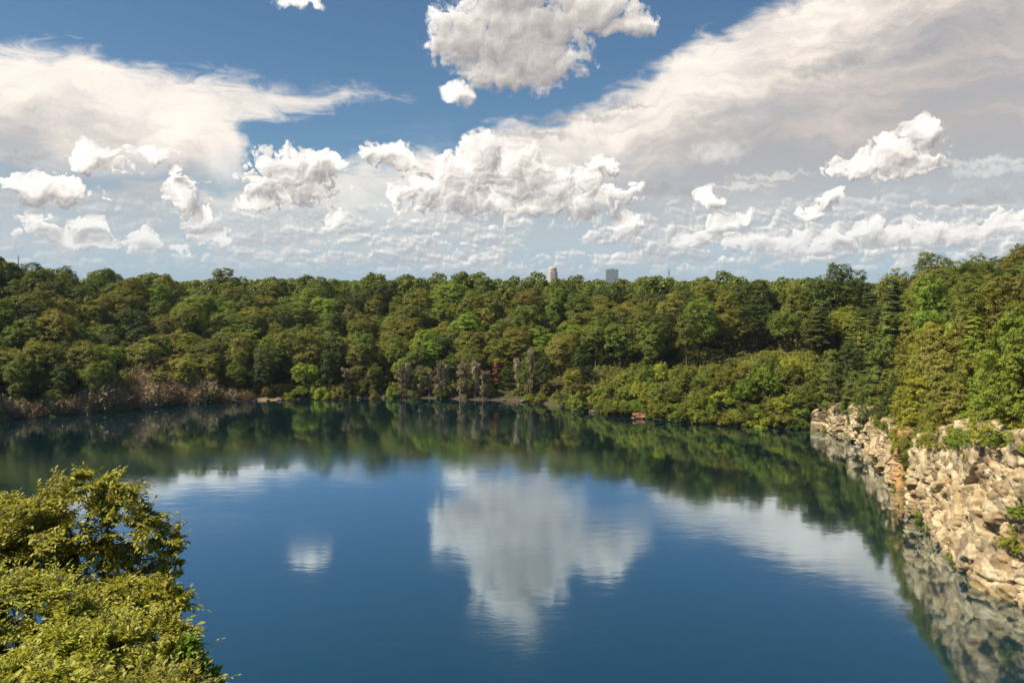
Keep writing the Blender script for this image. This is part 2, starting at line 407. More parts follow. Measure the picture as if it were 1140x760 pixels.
def pine(seed, ht=18, rad=4.2, lo=.2):
    r = np.random.default_rng(seed); T = Tubes()
    T.add([(0, 0, -2.5), (0, 0, 0), (.1, 0, ht * .5), (0, .1, ht)], [.32, .28, .18, .03], 7)
    C_, R_, O_ = [], [], []
    z = ht * lo
    while z < ht - .4:
        f = (z / ht - lo) / (1 - lo)
        L = rad * (1 - f) ** .7 * (0.55 + .45 * min(1, f * 5)) + .35
        nb = r.integers(4, 7); a0 = r.uniform(0, 6.28)
        for k in range(nb):
            a = a0 + k * 6.28 / nb + r.normal() * .25; l = L * r.uniform(.65, 1.15)
            tip = np.array([math.cos(a) * l, math.sin(a) * l, z + l * r.uniform(-.15, .28)])
            T.limb((0, 0, z), tip, .07, .015, n=4, sides=4)
            for s in np.linspace(.3, 1, max(3, int(l / .55))):
                wd = .55 * (1.15 - s) * l * .5 + .25
                for q in range(3):
                    sd = r.uniform(-1, 1) * wd
                    C_.append(np.array([math.cos(a) * l * s - math.sin(a) * sd, math.sin(a) * l * s + math.cos(a) * sd, z + (tip[2] - z) * s + .08]))
                    O_.append([math.cos(a), math.sin(a), .4]); R_.append(r.uniform(.4, .62))
        z += r.uniform(.5, 1.3) * (1.1 - .35 * f)
    v, tn = clump_leaves(np.array(C_), np.array(R_), unit(np.array(O_)), 17, .3, r, flat=.36, upbias=.9, rnd=.6)
    return [('trunk', T.mesh('trunk', M_BARK), None), ('crown', mesh_np('crown', v, quads_idx(len(v)), M_NEEDLE, tn), 1)], ht, rad
def feathery(seed, ht=7, rad=4.0, n=95):
    """locust-like: flat sprays of small leaflets on spreading limbs"""
    r = np.random.default_rng(seed); T = Tubes()
    C_, R_, O_ = [], [], []
    for k in range(n):
        a = r.uniform(0, 6.28); q = math.sqrt(r.uniform(.02, 1)) * rad
        z = ht * (1 - .42 * (q / rad) ** 2) * r.uniform(.62, 1.05)
        c = np.array([math.cos(a) * q, math.sin(a) * q, z])
        if k < 26: T.limb((r.normal() * .3, r.normal() * .3, -.5 if k < 5 else ht * .25), c - [0, 0, .15], .12, .02, n=5, sides=4)
        m_ = 9
        for j in range(m_):
            C_.append(c + np.array([r.normal() * .62, r.normal() * .62, r.normal() * .14])); R_.append(r.uniform(.28, .5)); O_.append([math.cos(a) * .4, math.sin(a) * .4, .8])
    v, tn = clump_leaves(np.array(C_), np.array(R_), unit(np.array(O_)), 20, .22, r, flat=.3, upbias=.8, rnd=.65)
    return [('trunk', T.mesh('trunk', M_BARK), None), ('crown', mesh_np('crown', v, quads_idx(len(v)), M_LEAF, tn), 1)], ht, rad
def locust(seed, ht=12, rad=4.4, n=170):
    """tall locust: loose sprays all the way down the stem"""
    r = np.random.default_rng(seed); T = Tubes(); C_, R_, O_ = [], [], []
    T.limb((0, 0, -2), (r.normal() * .6, r.normal() * .6, ht * .85), .22, .05, n=7, sides=7)
    for k in range(n):
        f = r.uniform(.1, 1); a = r.uniform(0, 6.28); prof = math.sin(math.pi * min(1, f * .82 + .16)) ** .6
        q = rad * prof * r.uniform(.55, 1.08) * (1 + .22 * math.sin(a * 3 + seed)); z = ht * f
        c = np.array([math.cos(a) * q, math.sin(a) * q, z])
        if k < 34: T.limb((0, 0, z * .7), c - [0, 0, .2], .08, .015, n=5, sides=4)
        for j in range(8):
            C_.append(c + np.array([r.normal() * .45, r.normal() * .45, r.normal() * .17])); R_.append(r.uniform(.3, .5)); O_.append([math.cos(a) * .7, math.sin(a) * .7, .6])
    v, tn = clump_leaves(np.array(C_), np.array(R_), unit(np.array(O_)), 17, .26, r, flat=.45, upbias=.6, rnd=.7)
    return [('trunk', T.mesh('trunk', M_BARK), None), ('crown', mesh_np('crown', v, quads_idx(len(v)), M_LEAF, tn), 1)], ht, rad
def mound(seed, ht=5, rad=4, nl=26, leaf=.26):
    r = np.random.default_rng(seed)
    d = rand_dirs(nl, r); d[:, 2] = np.abs(d[:, 2]); lr = r.uniform(.2, .36, nl) * rad
    lc = d * np.array([rad, rad, ht]) * r.uniform(.55, .9, (nl, 1)); C_, O_ = [], []
    for c, q in zip(lc, lr):
        dd = rand_dirs(34, r); dd = dd[dd[:, 2] > -.35]
        pts = c + dd * q
        keep = ((np.linalg.norm(pts[:, None] - lc[None], axis=2) / lr[None]) < .75).sum(1) == 0
        C_.append(pts[keep]); O_.append(dd[keep])
    C_ = np.concatenate(C_); O_ = np.concatenate(O_)
    T = Tubes()
    for c in lc[:9]: T.limb((r.normal() * .3, r.normal() * .3, -1), c, .1, .02, sides=4)
    v, tn = clump_leaves(C_, r.uniform(.3, .6, len(C_)), O_, 22, leaf, r, flat=.7, upbias=.6, rnd=.6)
    return [('stem', T.mesh('stem', M_BARK), None), ('foliage', mesh_np('foliage', v, quads_idx(len(v)), M_LEAF, tn), 1)], ht, rad
def twigs(base, dirs, L, w, r):
    side = unit(np.cross(dirs, rand_dirs(len(base), r)))
    L = L[:, None]; mid = base + dirs * L * .5 + rand_dirs(len(base), r) * L * .08
    v = np.empty((len(base), 4, 3)); v[:, 0] = base - side * w[:, None] * .5; v[:, 1] = base + side * w[:, None] * .5
    v[:, 2] = base + dirs * L + side * w[:, None] * .12 + rand_dirs(len(base), r) * L * .1; v[:, 3] = mid - side * w[:, None] * .4
    return v.reshape(-1, 3), np.repeat(r.uniform(0, 1, len(base)), 4)
def dead_brush(seed, ht=4, rad=3, n=1500):
    r = np.random.default_rng(seed); T = Tubes(); P = []
    for k in range(16):
        a = r.uniform(0, 6.28); q = rad * r.uniform(.1, 1)
        e = np.array([math.cos(a) * q, math.sin(a) * q, ht * r.uniform(.4, 1) * (1 - .4 * (q / rad) ** 2)])
        P.append(T.limb((r.normal() * .4, r.normal() * .4, -.5), e, .07, .02, bend=.2, sides=4))
    P = np.concatenate(P)
    base = P[r.integers(0, len(P), n)] + r.normal(size=(n, 3)) * .35
    d = unit(unit(base * [1, 1, .3]) * .5 + r.normal(size=(n, 3)) * .6 + [0, 0, .35])
    v, tn = twigs(base, d, r.uniform(.4, 1.3, n), r.uniform(.05, .12, n), r)
    return [('stem', T.mesh('stem', M_DEAD), None), ('twigs_mass', mesh_np('twig_mass', v, quads_idx(len(v)), M_TWIG, tn), 1)], ht, rad
def dead_tree(seed, ht=12, rad=1.7, n=800):
    """bleached trunk hung with curtains of dead vine"""
    r = np.random.default_rng(seed); T = Tubes()
    tr = T.limb((0, 0, -1), (r.normal() * .8, r.normal() * .8, ht), .28, .06, bend=.05, n=8, sides=6)
    P = [tr[3:]]
    for k in range(13):
        i = r.integers(2, 8); a = r.uniform(0, 6.28); l = rad * r.uniform(.4, 1.2)
        P.append(T.limb(tr[i], tr[i] + [math.cos(a) * l, math.sin(a) * l, r.uniform(-.3, 1.2)], .09, .02, sides=4, n=4))
    P = np.concatenate(P)
    base = P[r.integers(0, len(P), n)] + r.normal(size=(n, 3)) * .25
    d = unit(r.normal(size=(n, 3)) * .35 + [0, 0, -1])
    v, tn = twigs(base, d, r.uniform(.5, 2.0, n), r.uniform(.05, .11, n), r)
    v[:, 2] = np.maximum(v[:, 2], .1)
    return [('trunk', T.mesh('trunk', M_DEAD), None), ('dead_vines', mesh_np('dead_vine', v, quads_idx(len(v)), M_TWIG, tn), 1)], ht, rad

BL = [broadleaf(100 + k, ht, rad, lo, nl, 26, 26, lf, sq) for k, (ht, rad, lo, nl, lf, sq) in enumerate([
    (17, 5.4, .14, 26, .34, 1), (19, 4.9, .16, 26, .34, 1), (15, 5.8, .14, 30, .36, .9), (18, 5.3, .12, 24, .38, 1), (16, 4.5, .1, 28, .32, 1.1), (19, 6.0, .2, 30, .36, .9), (17, 5.0, .2, 32, .3, .8)])]
PN = [pine(200 + k, ht, rad, lo) for k, (ht, rad, lo) in enumerate([(18, 4.6, .15), (16, 5.0, .12), (20, 4.2, .25)])]
FE = [feathery(300 + k, ht, rad) for k, (ht, rad) in enumerate([(7, 4.2), (6, 3.8), (8, 4.4)])]
LO = [locust(350 + k, ht, rad) for k, (ht, rad) in enumerate([(12, 4.4), (10, 4.6), (13, 4.0)])]
MO = [mound(400 + k, ht, rad) for k, (ht, rad) in enumerate([(5, 4), (6, 3.6), (4, 3.8), (6.5, 4.4)])]
DB = [dead_brush(500 + k) for k in range(3)]
DT = [dead_tree(600 + k, ht) for k, ht in enumerate([13, 11, 12])]

def place(kind, proto, x, y, s, col, z=None, rz=None, sz=None):
    parts, ht, rad = proto
    if z is None: z = ground_z(x, y)
    o = empty(kind, (x, y, z - .15), rng.uniform(0, 6.28) if rz is None else rz, (s, s, sz or s))
    for nm, me, c in parts:
        nm = {'twigs_mass': 'twig_mass', 'dead_vines': 'dead_vine'}.get(nm, nm)
        ch = link(nm, me, o)
        if c: ch.color = (*col, 1)
    o['_h'] = ht * (sz or s)
    return o

# colours of single trees (real leaf albedos)
COLS = {
    'dark green': (.076, .104, .022), 'mid green': (.15, .185, .032), 'olive green': (.21, .215, .036), 'pale olive': (.27, .26, .058),
    'brownish green': (.195, .178, .042), 'fresh green': (.205, .275, .036), 'yellow green': (.33, .35, .045), 'rusty brown': (.26, .11, .04),
}
def pick(ws):
    ks = list(ws); w = np.array([ws[k] for k in ks], float); return ks[rng.choice(len(ks), p=w / w.sum())]
def jit(c): return tuple(np.clip(np.array(COLS[c]) * rng.uniform(.85, 1.18) * rng.uniform(.93, 1.07, 3), 0, 1))

SEG = [(-1e9, 150, 'under the tall red mast'), (150, 300, 'above the brown dead brush'), (300, 425, 'above the bare sandy bank'), (425, 575, 'above the bleached dead trees'),
       (575, 655, 'under the domed tower'), (655, 735, 'under the square tower blocks'), (735, 825, 'right of the lattice mast'), (825, 915, 'behind the low vine thicket'),
       (915, 1010, 'above the far rock face'), (1010, 1e9, 'above the near rock face')]
def seg_of(px):
    for a_, b_, s_ in SEG:
        if a_ <= px < b_: return s_
ORD = 'first second third fourth fifth sixth seventh eighth ninth tenth eleventh twelfth thirteenth fourteenth fifteenth sixteenth'.split()
ORD += [f'{k}th' for k in range(17, 80)]
placed = []      # (obj, kind word, colour, px, row)

# forest: jittered rows parallel to the shore, inside the view
cand = []
d = 6.0; row = 0
while d < 150:
    step = 9.4 + d * .012
    th = 0.0
    while th < 2 * np.pi:
        r_ = shore_r(th) + d
        tj = th + rng.normal() * 2.0 / r_; dj = d + rng.normal() * 1.8
        x = CX + (shore_r(tj) + dj) * math.cos(tj); y = CY + (shore_r(tj) + dj) * math.sin(tj)
        th += step / r_
        if y < 60: continue
        px, py = project((x, y, ground_z(x, y) + 8))
        if px < -260 or px > 1400: continue
        cand.append((x, y, px, row, dj))
    d += 9.0 + d * .01; row += 1
woods = []       # the rest, merged later
n_tree = 0
for (x, y, px, row, dd_) in sorted(cand, key=lambda c: (c[3], c[2])):
    D = math.hypot(x, y); th, _ = dist(x, y)
    # keep the vine bank and its clearing free of tall trees
    if 655 < px < 905 and dd_ < 24: continue
    if 790 < px < 900 and dd_ < 44: continue
    if px > 905 and dd_ < 4: continue
    if px > 985 and dd_ < 13: continue
    inview = -25 < px < 1165
    pz = per(th, shore[:, 4])
    if px > 900 and px < 1010: ws = {'dark green': 3, 'olive green': 2, 'mid green': 2}; kind = 'pine_tree' if rng.random() < (.75 if dd_ < 45 else .2) else 'broadleaf_tree'
    elif px >= 1010: ws = {'mid green': 2, 'olive green': 3, 'dark green': 2, 'fresh green': 2, 'brownish green': 1}; kind = 'pine_tree' if rng.random() < .12 else 'broadleaf_tree'
    elif px < 300: ws = {'dark green': 2.4, 'mid green': 4, 'olive green': 3, 'fresh green': 1.5, 'brownish green': 1.0, 'pale olive': .5}; kind = 'pine_tree' if rng.random() < .03 else 'broadleaf_tree'
    else: ws = {'dark green': 3, 'mid green': 5, 'olive green': 3.4, 'fresh green': 1.2, 'pale olive': .7, 'brownish green': .5}; kind = 'pine_tree' if rng.random() < .03 else 'broadleaf_tree'
    cn = pick(ws)
    s = rng.uniform(.95, 1.5)
    if dd_ < 12: s *= .7
    if px > 1015: s *= .78
    if not inview or row > 9 or (row > 7 and rng.random() < .3) or n_tree >= 296:
        woods.append((x, y, s * 1.05, COLS[cn])); continue
    if kind == 'pine_tree': o = place(kind, PN[rng.integers(len(PN))], x, y, s, jit(cn), sz=min(s, 1.1) * rng.uniform(.85, 1.1))
    else: o = place(kind, BL[rng.integers(len(BL))], x, y, s, jit(cn), sz=min(s, 1.12) * rng.uniform(.8, 1.12)); n_tree += 1
    placed.append((o, kind, cn, project((x, y, o.location.z + o['_h'] * .7))[0], row))


# one tall dark tree standing proud beside the dip in the skyline, and a few of its neighbours
for (px, py, y, cn, pr) in [(935, 291, 290, 'dark green', BL[1]), (958, 306, 300, 'dark green', BL[4]), (918, 305, 285, 'dark green', BL[0]), (1005, 296, 270, 'mid green', BL[2]), (1040, 280, 255, 'mid green', BL[5]), (1085, 284, 250, 'brownish green', BL[6]), (1120, 284, 250, 'dark green', BL[0]), (247, 297, 380, 'mid green', BL[1]), (70, 295, 345, 'dark green', BL[3]), (22, 296, 345, 'dark green', BL[2]), (120, 300, 345, 'dark green', BL[6])]:
    p = at_y(px, py, y); g = ground_z(p[0], p[1]); hh = p[2] - g; sz = hh / pr[1]
    o = place('broadleaf_tree', pr, p[0], p[1], min(max(sz, 1.1), 1.4), jit(cn), z=g, sz=sz)
    placed.append((o, 'broadleaf_tree', cn, px, 12)); n_tree += 1

# labels: kind, colour, ordinal from the left within its row and stretch
ROWN = {0: 'front row', 1: 'second row', 2: 'third row', 3: 'fourth row', 4: 'fifth row', 5: 'sixth row', 6: 'seventh row', 7: 'eighth row', 8: 'ninth row', 9: 'tenth row', 12: 'skyline row'}
cells = {}
for rec in placed: cells.setdefault((rec[1], rec[4], seg_of(rec[3])), []).append(rec)
for (kind, row, sg), recs in cells.items():
    recs.sort(key=lambda q: q[3])
    for k_, (o, kd, cn, px, rw) in enumerate(recs):
        word = 'pine' if kind == 'pine_tree' else 'tree'
        lab = f'{cn} {word}, {ORD[k_]} {word} from left in the {ROWN[row]} {sg}' if len(recs) > 1 else f'{cn} {word}, only {word} of its kind in the {ROWN[row]} {sg}'
        ww = lab.split()
        if len(ww) > 16: lab = lab.replace(f', {ORD[k_]} {word} from left', f', {ORD[k_]} from left').replace(f', only {word} of its kind', ', the only one')
        tag(o, lab, 'tree', 'pines among the woods round the lake' if kind == 'pine_tree' else 'broadleaf trees in the woods round the lake')

# shrubs and brush along the shore ------------------------------------------------
shr = []
def shore_pt(px, dd_):
    """point d metres behind the shoreline in the direction of photo column px"""
    lo, hi = 60.0, 420.0
    a_ = (px - 570) / FP
    ys = np.linspace(60, 420, 900); xs = a_ * ys * 1.0
    th, dv = dist(xs, ys)
    inside = np.where(dv < dd_)[0]
    k_ = inside[-1] if len(inside) else 0
    return xs[k_], ys[k_]
for px in np.arange(-30, 905, 13):
    for dd_ in (.9, 4.5):
        q = px + rng.normal() * 5; x, y = shore_pt(q, dd_ + rng.normal() * .8)
        if 262 < q < 318 and dd_ < 3: continue
        if q < 262 and dd_ < 3 and rng.random() < .75: continue
        if 425 < q < 572 and rng.random() < .72: continue
        cn = pick({'mid green': 3, 'olive green': 3, 'yellow green': .8, 'fresh green': 1.2, 'dark green': 1, 'brownish green': .6})
        pr = MO[rng.integers(4)]; s = rng.uniform(.42, .8)
        if rng.random() < .3: pr = FE[rng.integers(3)]; s *= .9
        o = place('shrub', pr, x, y, s, jit(cn), sz=s * rng.uniform(.8, 1.3)); shr.append((o, 'shrub', cn, q, 'on the waterline' if dd_ < 3 else 'just behind the waterline'))
# bright vine covered bank right of centre
for (dd_, stp) in ((1.5, 14), (8, 16), (13, 17), (18, 18), (23, 22)):
    for px in np.arange(648, 905, stp):
        q = px + rng.normal() * 4
        if 640 < q < 690 and dd_ > 10: continue
        x, y = shore_pt(q, dd_ + rng.normal() * 1.2)
        cn = pick({'fresh green': 3, 'yellow green': 2.2, 'olive green': 1, 'mid green': 1.4})
        pr = MO[rng.integers(4)]; s = rng.uniform(.62, 1.08) * (1 if dd_ < 20 else .6)
        o = place('vine_shrub', pr, x, y, s, jit(cn), sz=s * (rng.uniform(.8, 1.35) if dd_ < 20 else .6))
        shr.append((o, 'vine_shrub', cn, q, {1.5: 'at the water', 8: 'in the second tier', 13: 'halfway up the bank', 18: 'high on the bank', 23: 'at the top of the bank'}[dd_]))
# light feathery thicket on top of the cliff
for (dd_, stp) in ((1.6, 6), (6.0, 10), (12, 13), (17, 14), (23, 14)):
    for px in np.arange(908 if dd_ < 8 else 975, 1180, stp):
        q = px + rng.normal() * 4
        # along the cliff the shoreline runs nearly away from the viewer: step along the arc instead
        f_ = (q - 905) / 270; th_ = thB + (np.arctan2(80 - CY, 66 - CX) - thB) * (1 - (1 - f_) ** 1.0)
        dj = dd_ + rng.normal() * 1.0
        x = CX + (shore_r(th_) + dj) * math.cos(th_); y = CY + (shore_r(th_) + dj) * math.sin(th_)
        cn = pick({'yellow green': 3, 'olive green': 3, 'fresh green': 1, 'pale olive': 1.4})
        s = rng.uniform(.6, .9) * (.5 if dd_ < 5 else 1.1)
        qx = project((x, y, ground_z(x, y) + 2))[0]
        if qx < 985: cn = pick({'dark green': 2, 'olive green': 3, 'mid green': 2})
        o = place('thicket_shrub', MO[rng.integers(4)] if rng.random() < .55 else FE[rng.integers(3)], x, y, s, jit(cn), sz=s * rng.uniform(.75, 1.4))
        shr.append((o, 'thicket_shrub', cn, qx, {1.6: 'on the cliff lip', 6.0: 'just behind the lip', 12: 'in the middle of the thicket', 17: 'in the rear of the thicket', 23: 'at the back under the tall trees'}[dd_]))
cells = {}
for rec in shr: cells.setdefault((rec[1], rec[4], seg_of(rec[3])), []).append(rec)
for (kind, where, sg), recs in cells.items():
    recs.sort(key=lambda q: q[3])
    w = {'shrub': 'shrub', 'vine_shrub': 'vine mound', 'thicket_shrub': 'feathery shrub'}[kind]
    sg2 = {'above the far rock face': 'along the far cliff', 'above the near rock face': 'along the near cliff', 'behind the low vine thicket': 'left of the cliff'}.get(sg, sg.replace('above', 'by'))
    for k_, (o, kd, cn, px, rw) in enumerate(recs):
        tag(o, f'{cn} {w} {where}, {ORD[k_]} from left {sg2}', 'shrub', {'shrub': 'shrubs along the far waterline', 'vine_shrub': 'vine covered mounds on the bank', 'thicket_shrub': 'feathery shrubs on top of the cliff'}[kind])
    for rec in recs:
        if len(rec[0]['label'].split()) > 16: rec[0]['label'] = ' '.join(rec[0]['label'].replace('the ', '').split()[:16])
# bushes hanging over the lip, and vines in the gully
lip = []
u = 3.0
while u < arc[-1] - 4:
    th_ = float(np.interp(u, np.linspace(0, arc[-1], NS), tw)); u += rng.uniform(2.6, 5.2)
    dj = rng.uniform(.5, 1.8); x = CX + (shore_r(th_) + dj) * math.cos(th_); y = CY + (shore_r(th_) + dj) * math.sin(th_)
    z = float(per(th_, shore[:, 2])) - rng.uniform(.6, 2.2); qx = project((x, y, z))[0]
    if qx > 1200: continue
    cn = pick({'mid green': 3, 'olive green': 2, 'dark green': 2} if qx < 1000 else {'yellow green': 3, 'olive green': 3, 'fresh green': 2}); s = rng.uniform(.4, .78)
    lip.append((place('overhanging_shrub', MO[rng.integers(4)], x, y, s, jit(cn), z=z, sz=s * rng.uniform(.8, 1.2)), cn, qx))
for j, (o, cn, qx) in enumerate(sorted(lip, key=lambda q: q[2])):
    tag(o, f'{cn} bush hanging over the rock edge, {ORD[j]} from left along the cliff top', 'shrub', 'bushes hanging over the cliff edge')
for j, (zz, ss_, cn, w_) in enumerate([(.8, .36, 'dark green', 'lowest'), (3.2, .42, 'mid green', 'second from the bottom'), (5.8, .45, 'dark green', 'third from the bottom'), (8.4, .5, 'olive green', 'topmost')]):
    cg = np.array([gp[0] - CX, gp[1] - CY]); cg = cg / np.linalg.norm(cg)
    o = place('gully_vine', MO[j], gp[0] + cg[0] * 3.2 + rng.normal() * .4, gp[1] + cg[1] * 3.2, ss_, jit(cn), z=zz, sz=ss_ * 1.2)
    tag(o, f'{cn} vine clump in the gully between the rock faces, {w_}', 'shrub', 'vine clumps in the gully')
# taller locust trees standing right at the cliff edge
edge = []
for (dd_, stp) in ((3.6, 5.2), (8.5, 6.2), (14, 7.5)):
    L_ = arc[-1]; u = 2.0
    while u < L_ - 3:
        th_ = float(np.interp(u / L_, [0, 1], [0, 1])); th_ = float(np.interp(u, np.linspace(0, L_, NS), tw)); u += stp * rng.uniform(.8, 1.25)
        dj = dd_ + rng.normal() * .8; x = CX + (shore_r(th_) + dj) * math.cos(th_); y = CY + (shore_r(th_) + dj) * math.sin(th_)
        qx = project((x, y, ground_z(x, y) + 4))[0]
        if qx > 1300 or y < 70: continue
        far_ = qx < 1000
        cn = pick({'dark green': 2, 'mid green': 3, 'olive green': 3} if far_ else {'yellow green': 3, 'olive green': 3, 'fresh green': 2, 'pale olive': 1})
        s = rng.uniform(.62, 1.0) * (.75 if dd_ < 5 else 1.0) * (1.35 if far_ else 1.1)
        pr = PN[rng.integers(3)] if (far_ and rng.random() < .3) else (LO[rng.integers(3)] if rng.random() < .75 else BL[4])
        if pr[1] > 14: s *= .72
        o = place('edge_tree', pr, x, y, s, jit(cn), sz=s * rng.uniform(1.15, 1.7) * (1.15 if dd_ < 5 else .95)); edge.append((o, cn, qx, dd_))
for dd_ in (3.6, 8.5, 14):
    for j, (o, cn, qx, _) in enumerate(sorted([e_ for e_ in edge if e_[3] == dd_], key=lambda e_: e_[2])):
        tag(o, f'{cn} light crowned tree, {ORD[j]} from left in the {({3.6: "nearest", 8.5: "second", 14: "third"})[dd_]} row behind the cliff edge', 'tree', 'light crowned trees at the cliff edge')
# shrubs rooted on the cliff face and in the gully
for (px, py, dd_, s, cn, lab) in [(1128, 600, 1.4, .5, 'yellow green', 'bright shrub clinging to the rock face just above the water at the right'),
                                (1138, 575, 2.2, .45, 'fresh green', 'small green shrub rooted higher on the near rock face'),
                                (1010, 510, 2.5, .55, 'mid green', 'dark vine hanging in the gully between the two rock faces'),
                                (1014, 535, 1.0, .4, 'dark green', 'low dark shrub at the foot of the gully between the rock faces'),
                                (1095, 558, 1.8, .2, 'olive green', 'tiny tuft of leaves on a ledge of the near rock face')]:
    # walk the ray until it reaches the sloping face
    r_ = ray(px, py); best = None
    for tt in np.arange(60, 260, .25):
        p_ = np.array([0, 0, H]) + r_ * tt; th_, dv = dist(p_[0], p_[1])
        if dv > max(p_[2], 0) ** .9 * .12 - .6: best = p_; break
    if best is None: continue
    o = place('cliff_shrub', FE[0] if s < .5 else MO[1], best[0], best[1], s, jit(cn), z=best[2] - 1.2)
    tag(o, lab, 'shrub', 'shrubs on the cliff face')

# dead brush at the left, dead trees in the middle
DBC = [(.4, .315, .235), (.48, .385, .29), (.34, .25, .175)]
DTC = [(.33, .275, .205), (.42, .355, .27), (.25, .2, .145)]
k_ = 0
db = []
for px in np.concatenate([np.arange(-10, 270, 11), np.arange(130, 230, 15), np.arange(165, 215, 16), np.arange(150, 222, 14)]):
    tier = 0 if k_ < 26 else (1 if k_ < 33 else 2 if k_ < 37 else 3); k_ += 1
    q = px + rng.normal() * 3; x, y = shore_pt(q, (2.0, 7, 11, 15)[tier] + rng.normal() * .8)
    s = rng.uniform(1.0, 1.5) * (.95 if q < 110 or q > 240 else 1.35)
    o = place('dead_brush', DB[rng.integers(3)], x, y, s, DBC[rng.integers(3)], sz=s * rng.uniform(.9, 1.4)); db.append((q, tier, o))
for tier in range(4):
    for j, (q, _, o) in enumerate(sorted([r_ for r_ in db if r_[1] == tier], key=lambda r_: r_[0])):
        tag(o, f'leafless brown brush, {ORD[j]} from left {("at the water", "in the tier behind", "in the third tier", "highest up the slope")[tier]} on the left shore', 'dead brush', 'dead brush on the left shore')
dts = sorted([446, 453, 461, 468, 477, 484, 490, 497, 512, 519, 527, 538, 543, 385, 592, 575])
for j, px in enumerate(dts):
    x, y = shore_pt(px, rng.uniform(.8, 3.5)); s = rng.uniform(.7, 1.25)
    o = place('dead_tree', DT[j % 3], x, y, s, DTC[(j * 5) % 3], sz=s * rng.uniform(.85, 1.15))
    tag(o, f'bleached dead tree draped in dry vines, {ORD[j]} from left on the far shore', 'dead tree', 'dead trees on the far shore')
for j, (px, cn, lab) in enumerate([(553, 'rusty brown', 'rust brown dying conifer right of the bleached dead trees'), (3, 'rusty brown', 'rust brown dying conifer at the left end of the woods')]):
    x, y = shore_pt(px, 9 if j == 0 else 52); o = place('dying_conifer', PN[0], x, y, .62, COLS[cn], sz=.62 if j == 0 else .8); tag(o, lab, 'tree')

# boulders along the shore
def rock_mesh(seed, r0=1.0):
    import bmesh
    bm = bmesh.new(); bmesh.ops.create_icosphere(bm, subdivisions=3, radius=r0)
    for v in bm.verts:
        d_ = frac_rock(v.co * 1.0, (.7, .7, .6), seed, .22, .6) + mnoise.noise(v.co * 1.3 + Vector((seed, 0, 0))) * .25
        v.co = v.co * (1 + d_); v.co.z *= .65
    me = bpy.data.meshes.new('boulder'); bm.to_mesh(me); bm.free()
    return me
M_RED = plain_mat('reddish_rock', [(.3, (.2, .09, .05)), (.7, (.42, .22, .14))], 1.5)
M_GREY = plain_mat('grey_rock', [(.3, (.09, .075, .055)), (.7, (.24, .2, .15))], 1.5)
rks = [rock_mesh(k * 1.7 + .3) for k in range(4)]
for k_ in range(4): rks[k_].materials.append(M_RED if k_ == 0 else M_GREY)
red = on_z(711, 464); o = link('boulder', rks[0], loc=(red[0], red[1] - 2.2, .5)); o.scale = (2.6, 2, 2.2); tag(o, 'large reddish brown boulder at the foot of the vine covered bank', 'boulder')
bl = sorted([282, 296, 310, 333, 365, 398, 428, 560, 583, 625, 660, 580, 115, 128, 723, 640])
for j, px in enumerate(bl):
    x, y = shore_pt(px, .5); o = link('boulder', rks[1 + j % 3], loc=(x, y, .25)); s = rng.uniform(.6, 1.4); o.scale = (s * 1.3, s, s); o.rotation_euler = (0, 0, rng.uniform(0, 6))
    tag(o, f'small grey tan boulder at the waterline, {ORD[j]} from left along the far shore', 'boulder', 'small boulders along the far waterline')

# sun bleached logs lying at the left shore
T = Tubes(); T.limb((0, 0, 0), (6, 1, 1.6), .16, .07, bend=.06, n=7); T.limb((3.5, .6, .9), (4.6, 1.8, 2.4), .07, .02, n=4); lg = T.mesh('fallen_log', M_DEAD)
for j, (px, rz, lab) in enumerate([(8, .4, 'bleached fallen trunk at the left end of the shore'), (118, 2.6, 'bleached fallen trunk lying beside the brown dead brush'), (432, 2.2, 'grey fallen trunk leaning out left of the dead trees')]):
    x, y = shore_pt(px, 1.0); o = link('fallen_log', lg, loc=(x, y, .3)); o.rotation_euler = (0, 0, rz); tag(o, lab, 'log', 'fallen logs on the far shore')

# ------------------------------------------------------------------ stuff: merged back rows, far woods, ground cover
def lowcrown(seed, n):
    r = np.random.default_rng(seed); nl = 14
    lc = rand_dirs(nl, r) * [3.6, 3.6, 4.2]; lc[:, 2] = lc[:, 2] * .9 + 11.5; lr = r.uniform(1.5, 2.4, nl)
    k_ = r.integers(0, nl, n); d_ = rand_dirs(n, r); d_[:, 2] = np.where(d_[:, 2] < -.4, -d_[:, 2], d_[:, 2])
    pos = lc[k_] + d_ * lr[k_][:, None] * r.uniform(.8, 1.08, (n, 1)); nr = unit(d_ + [0, 0, .4] + r.normal(size=(n, 3)) * .45)
    L = r.uniform(.55, 1.0, n)
    return leaf_quads(pos, nr, L, L * .7, r.uniform(0, 1, n), r)
LC = [lowcrown(700 + k, 1900) for k in range(4)]
LCF = [lowcrown(710 + k, 260) for k in range(3)]
VV, TN, CL = [], [], []
def put_low(v, tn, x, y, z, s, col, blow=1.0):
    a_ = rng.uniform(0, 6.28); ca, sa = math.cos(a_), math.sin(a_)
    w = v.copy()
    if blow != 1.0:
        q = w.reshape(-1, 4, 3); c_ = q.mean(1, keepdims=True); w = (c_ + (q - c_) * blow).reshape(-1, 3)
    w = np.stack([w[:, 0] * ca - w[:, 1] * sa, w[:, 0] * sa + w[:, 1] * ca, w[:, 2]], -1) * s + [x, y, z]
    VV.append(w); TN.append(tn)
for x, y, s, col in woods: put_low(*LC[rng.integers(4)], x, y, ground_z(x, y) - rng.uniform(0, 4), s, col)
wm = np.concatenate(VV); wt = np.concatenate(TN)
o = link('woods', mesh_np('woods', wm, quads_idx(len(wm)), M_LEAF, wt)); o.color = (*COLS['mid green'], 1); tag(o, 'back rows of the woods behind the single trees', kind='stuff')
VV, TN = [], []
